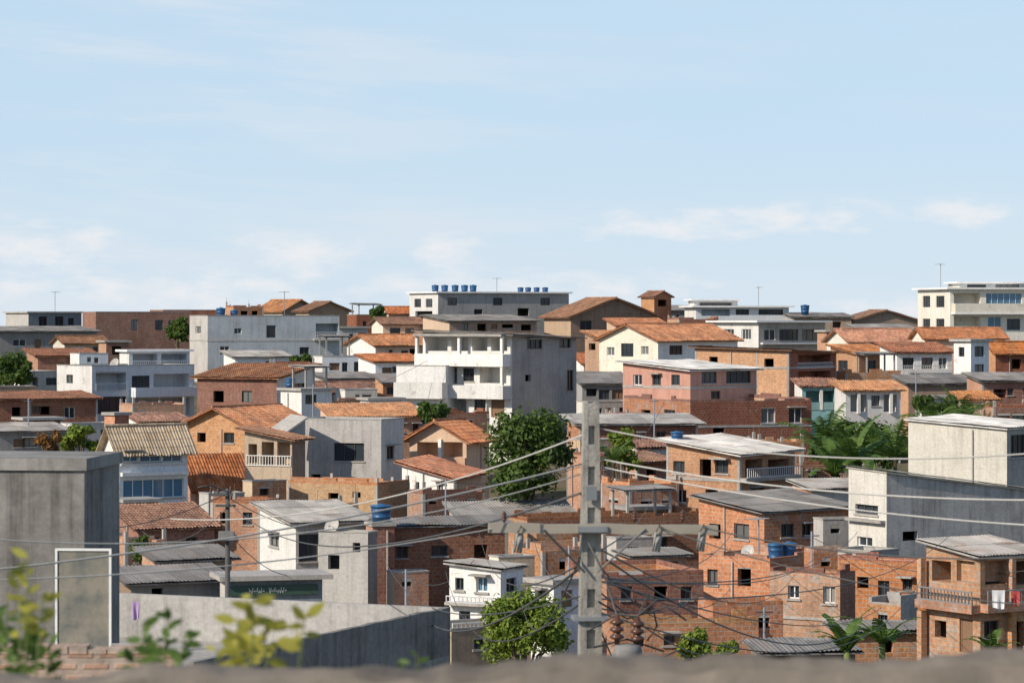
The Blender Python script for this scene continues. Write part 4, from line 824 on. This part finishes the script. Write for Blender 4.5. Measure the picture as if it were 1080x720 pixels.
def antenna(label,px,Y,zb,h,seed):
    rr=random.Random(seed); root=empty('antenna',label,'antenna',((px-540)/F*Y,Y,zb),rr.uniform(0,3))
    m=M(); m.tube([(0,0,0),(0,0,h)],.04,5); m.build('mast','steel',root)
    m=M(); m.tube([(-.6,0,h-.1),(.6,0,h-.1)],.025,4)
    for i in range(7): x=-.55+.18*i; l=.4-.03*i; m.tube([(x,-l,h-.1),(x,l,h-.1)],.018,4)
    m.build('aerial','steel',root)
def dish(label,px,Y,z,r,az=-.6):
    root=empty('satellite_dish',label,'satellite dish',((px-540)/F*Y,Y,z),az)
    m=M(); m.tube([(0,0,0),(0,0,r*1.1)],.025,6); m.build('mast','steel',root)
    m=M(); m.lathe([(r*k/6,.35*r*(k/6)**2) for k in range(7)],20); o=m.build('bowl','greyl',root,True); o.location=(0,-.05,r*1.2); o.rotation_euler=(R(62),0,0)
    m=M(); m.tube([(0,-.05,r*1.2),(0,-r*.9,r*1.35)],.015,5); m.tube([(0,-r*.84,r*1.3),(0,-r*.95,r*1.4)],.04,6); m.build('feed_arm','steel',root)
antenna('thin aerial on the blue grey house roof',300,318,zroof('bl',-.5),3.2,1); antenna('thin aerial on the white block roof between the two tank rows',524,368,zroof('wb'),1.8,2)
antenna('thin aerial on the tall cream building roof',992,312,zroof('cr'),2.6,3); antenna('thin aerial on the white left house roof',84,257,zroof('wl',-.5),2.2,4); antenna('thin aerial on the flat white skyline house',800,364,zroof('ws'),2.4,5)
antenna('thin aerial on the slate grey house at the far left',58,374,zroof('a1'),2.6,6); antenna('thin aerial on the flat roof of the sunlit brick house with tanks',800,138.5,zroof('bt',-.35),2.2,8)
dish('pale satellite dish on the unpainted cement house roof',352,143.5,zroof('cb',-.3),.42); dish('pale satellite dish on the sunlit brick house with the blue tanks',790,139.5,zroof('bt',-.35),.35); dish('pale satellite dish on the white left house roof',122,260,zroof('wl',-.5),.5)
# shop sign
h=HOUSES['shop']; s=empty('shop_sign','thin dark green sign strip with white script on the low shop wall','sign',(h['Cx'],h['Y'],0),h['t'])
z0=P(0,628,124).z; z1=P(0,617.5,124).z; m=M(); m.box(.05,3.9,-.12,-.03,z0,z1); m.build('board','sign',s)
m=M(); rr=random.Random(3); x=.9; zm=(z0+z1)/2-.05
for wlen in (7,8):
    pts=[(x,-.13,zm+.15),(x+.03,-.13,zm)]; x+=.04
    for k in range(wlen):
        hh=rr.choice((.07,.08,.07,.17,.16,.08)); lo=rr.choice((0,0,0,-.07)); wd=rr.uniform(.07,.11)
        pts+=[(x+wd*.1,-.13,zm+lo),(x+wd*.45,-.13,zm+hh*.6),(x+wd*.6,-.13,zm+hh),(x+wd*.35,-.13,zm+hh*.8),(x+wd*.5,-.13,zm+.01),(x+wd,-.13,zm+.02)]; x+=wd
    m.tube(pts,.011,4); x+=.18
m.build('lettering','wf',s)
# laundry
def cloth(label,px,py,Y,w,hh,mt,seed):
    m=M(); n=8
    for i in range(n):
        for j in range(6):
            q=[]
            for a,b in ((i,j),(i+1,j),(i+1,j+1),(i,j+1)):
                u=a/n; v=b/6; q.append(((u-.5)*w*(1-.15*v),.05*sin(u*9+seed)*v,-v*hh+.03*sin(u*5+seed)*v))
            m.face(q)
    tag(m.build('laundry',mt,None,True,P(px,py,Y)),label,'laundry')
cloth('white cloth hanging over the terrace railing at lower right',1053,622,110.6,.5,.7,'cloth',1); cloth('red cloth hanging over the terrace railing beside the white one',1071,623,110.9,.35,.55,'clothr',2)
cloth('lilac cloth hanging over the rooftop parapet at left',143,634,69.8,.2,.42,'clothp',3)
# glass door panel at near left
root=empty('door_panel','pale framed dull glass door panel leaning beside the near concrete house','door panel',P(58,688,44),R(-4)); k=44/F
w_=60*k; h_=110*k; t3=.035; m=M(); m.box(0,w_,0,.05,h_-t3,h_); m.box(0,w_,0,.05,0,t3); m.box(0,t3,0,.05,t3,h_-t3); m.box(w_-t3,w_,0,.05,t3,h_-t3); m.build('frame','wf',root)
m=M(); m.box(t3-.01,w_-t3+.01,.02,.03,t3-.01,h_-t3+.01); m.build('pane','pglass',root)
m=M(); q=P(58,688,44); gz=ground(44)-.5; m.box(-.3,1.3,-.3,1.4,gz-q.z,-.01); tag(m.build('porch_step','slab',None,False,q),'concrete step block under the pale framed glass door panel','step')
# near brick wall strip
Yb=18.; a=P(-30,681,Yb); m=M(); gz=ground(Yb)-.5
rr=random.Random(5); L=216/F*Yb
m.box(0,L,0,.16,gz-a.z,-.05)
for i in range(int(L/.12)): m.box(i*.12+.004,i*.12+.115,-.006,.166,-.048,-.01+rr.uniform(-.012,.012))
tag(m.build('brick_wall','brickn',None,False,a),'rough topped pale brick wall at the bottom left','wall')
# foreground ledge
m=M(); nx=160; X0=-1.9; X1=1.9; Yl=8.0
def lz(x,y): return CZ-.968+.034*noise.noise((x*2.6,y*3,0))+.026*noise.noise((x*9,y*9,4))+.022*x
for j,yy in enumerate((Yl,Yl,Yl+.06,Yl+.13,Yl+.2,Yl+.2)):
    for i in range(nx+1):
        x=X0+(X1-X0)*i/nx; z=lz(x,yy) if 0<j<5 else CZ-2.4
        m.v.append((x,yy+.01*noise.noise((x*7,j,1)),z-(.02 if j in(1,4) else 0)))
for j in range(5):
    for i in range(nx): m.f.append((j*(nx+1)+i,j*(nx+1)+i+1,(j+1)*(nx+1)+i+1,(j+1)*(nx+1)+i)); m.mi.append(0)
tag(m.build('garden_wall','ledge',None,True),'blurred brown grey concrete wall top running along the bottom edge','wall')
# foreground weeds
def weed(label,px,Y,tops,lm,seed,ll=.05,name='weed',nl=12,spread=.25):
    rr=random.Random(seed); gz=ground(Y)-.05; X=(px-540)/F*Y; root=empty(name,label,'plant',(X,Y,gz))
    for k,(tx,ty) in enumerate(tops):
        t=P(tx,ty,Y+rr.uniform(-.15,.15)); t=Vector((t.x-X,t.y-Y,t.z-gz)); mid=t*.6+Vector((rr.uniform(-.02,.02),0,.03))
        pts=[Vector((0,0,0)),mid,t]; st=M(); st.tube(pts,[.006,.004,.002],5); st.build('stem','stem',root)
        for i in range(nl):
            f=i/(nl-1); p=mid.lerp(t,1-spread+spread*f); az=rr.uniform(0,6.28); d=Vector((cos(az),sin(az)*.4,rr.uniform(-.3,.8))).normalized(); s=ll*rr.uniform(.6,1.3); sd=d.cross(Vector((rr.uniform(-.3,.3),-1,rr.uniform(-.3,.3)))).normalized()
            lf=M(); lf.face([p,p+d*s*.35+sd*s*.2,p+d*s*.7+sd*s*.16,p+d*s,p+d*s*.7-sd*s*.16,p+d*s*.35-sd*s*.2]); lf.build('leaf',lm,root)
weed('blurred yellow green weed in front of the near concrete house',30,8.8,[(30,588),(18,616),(44,628)],'lfy',31,.055,nl=10,spread=.3)
weed('blurred yellow leaved weed in front of the rooftop parapet',285,8.6,[(266,628),(250,655),(280,660),(262,676),(322,648)],'lfy',32,.062,nl=12,spread=.22)
weed('blurred green weed at the bottom left corner',20,9.0,[(6,648),(30,664),(52,680),(-8,640),(18,682)],'lfp',33,.06,nl=12,spread=.3)
weed('blurred thin grassy weed left of the rooftop parapet',165,9.0,[(150,656),(178,650),(194,668),(164,674),(140,682)],'lfp',34,.052,nl=11,spread=.3)
weed('blurred low yellow weed by the wall top left of centre',232,8.8,[(228,684),(244,690)],'lfy',35,.05,nl=8)
weed('blurred low sprig on the wall top at bottom centre',430,8.8,[(420,696),(440,690)],'lfp',36,.04,nl=6)
# ---------------------------------------------------------------- light, sky, camera
az=R(55); el=R(32)   # sun left and behind the camera
sd=Vector((-sin(az)*cos(el),-cos(az)*cos(el),sin(el)))
L=bpy.data.lights.new('sun','SUN'); L.energy=4.7; L.angle=R(.5); L.color=(1,.89,.74); so=bpy.data.objects.new('sun',L); COL.objects.link(so)
so.rotation_euler=(-sd).to_track_quat('-Z','Y').to_euler(); so.location=(0,0,80)
w=bpy.data.worlds.new('World'); S.world=w; w.use_nodes=True; nt=NT(w.node_tree); bg=w.node_tree.nodes['Background']
gen=nt.n('ShaderNodeTexCoord').outputs['Generated']
sky=nt.n('ShaderNodeTexSky',sky_type='NISHITA'); sky.sun_disc=False; sky.sun_elevation=el; sky.sun_rotation=math.atan2(sd.x,sd.y); sky.air_density=1.; sky.dust_density=.4; sky.ozone_density=2.
nv=nt.n('ShaderNodeVectorMath',{0:nt.add(gen,(0,0,.04))},operation='NORMALIZE').outputs[0]; nt.t.links.new(nv,sky.inputs[0])
sx=nt.n('ShaderNodeSeparateXYZ',{0:gen}); yy=nt.math('MAXIMUM',nt.math('ABSOLUTE',sx.outputs[1]),.05)
u=nt.math('DIVIDE',sx.outputs[0],yy); v=nt.math('DIVIDE',sx.outputs[2],yy)
uvv=nt.n('ShaderNodeCombineXYZ',{0:nt.math('MULTIPLY',u,60.),1:nt.math('MULTIPLY',v,150.)}).outputs[0]
nz=nt.noise(uvv,1.,10,.58); tot=None
wob=nt.n('ShaderNodeTexNoise',{'Vector':nt.n('ShaderNodeCombineXYZ',{0:nt.math('MULTIPLY',u,24.),1:nt.math('MULTIPLY',v,60.)}).outputs[0],'Scale':1.,'Detail':4.}).outputs['Color']
ws=nt.n('ShaderNodeSeparateXYZ',{0:wob})
u2=nt.math('ADD',u,nt.math('MULTIPLY',nt.math('SUBTRACT',ws.outputs[0],.5),.05)); v2=nt.math('ADD',v,nt.math('MULTIPLY',nt.math('SUBTRACT',ws.outputs[1],.5),.016))
for px,py,a,b_ in ((45,262,118,42),(318,272,76,36),(466,264,54,36),(230,304,190,28),(790,232,230,24),(1018,226,70,24),(930,322,100,20),(560,304,260,22),(690,240,110,18),(100,304,170,22)):
    du=nt.math('DIVIDE',nt.math('SUBTRACT',u2,(px-540)/F),a/F); dv=nt.math('DIVIDE',nt.math('SUBTRACT',v2,(HY-py)/F),b_/F)
    d=nt.math('SUBTRACT',1.,nt.math('ADD',nt.math('MULTIPLY',du,du),nt.math('MULTIPLY',dv,dv)))
    d=nt.math('MAXIMUM',d,0.); tot=d if tot is None else nt.math('MAXIMUM',tot,d)
cu=nt.mr(nt.math('ADD',nt.math('MULTIPLY',tot,.7),nt.math('MULTIPLY',nt.math('SUBTRACT',nz,.5),2.5)),.08,1.25,0,1,True)
cu=nt.math('MULTIPLY',cu,nt.mr(tot,0,.6,0,1,True))
uc=nt.n('ShaderNodeCombineXYZ',{0:nt.math('MULTIPLY',u,7.),1:nt.math('ADD',nt.math('MULTIPLY',v,52.),nt.math('MULTIPLY',u,4.)),2:3.}).outputs[0]
ci=nt.math('MULTIPLY',nt.mr(nt.noise(uc,1.,7,.6),.42,.72,0,1,True),nt.mr(u,-.16,.10,.85,.2))
lo=nt.mr(v,.075,.0,0.0,.55,True)
veil=nt.mr(sx.outputs[2],.12,.45,.85,.05,True)
c=nt.mix(veil,sky.outputs[0],(4.0,5.2,6.35))
low=nt.mr(sx.outputs[2],.12,.45,1,0,True)
c=nt.mix(nt.math('MULTIPLY',nt.math('ADD',ci,lo,True),low),c,(5.1,5.65,6.2))
c=nt.mix(nt.math('MULTIPLY',nt.math('MULTIPLY',cu,.85),low),c,(6.25,6.25,6.35))
nt.t.links.new(c,bg.inputs[0]); bg.inputs[1].default_value=.14
cam=bpy.data.cameras.new('camera'); co=bpy.data.objects.new('camera',cam); COL.objects.link(co); S.camera=co
co.location=(0,0,CZ); co.rotation_euler=(R(90),0,0); cam.sensor_width=36; cam.lens=F/1080*36; cam.shift_y=-25/1080; cam.clip_end=20000; cam.clip_start=.1
cam.dof.use_dof=True; cam.dof.focus_distance=190; cam.dof.aperture_fstop=5.6
S.view_settings.view_transform='Standard'; S.view_settings.look='None'; S.view_settings.exposure=0
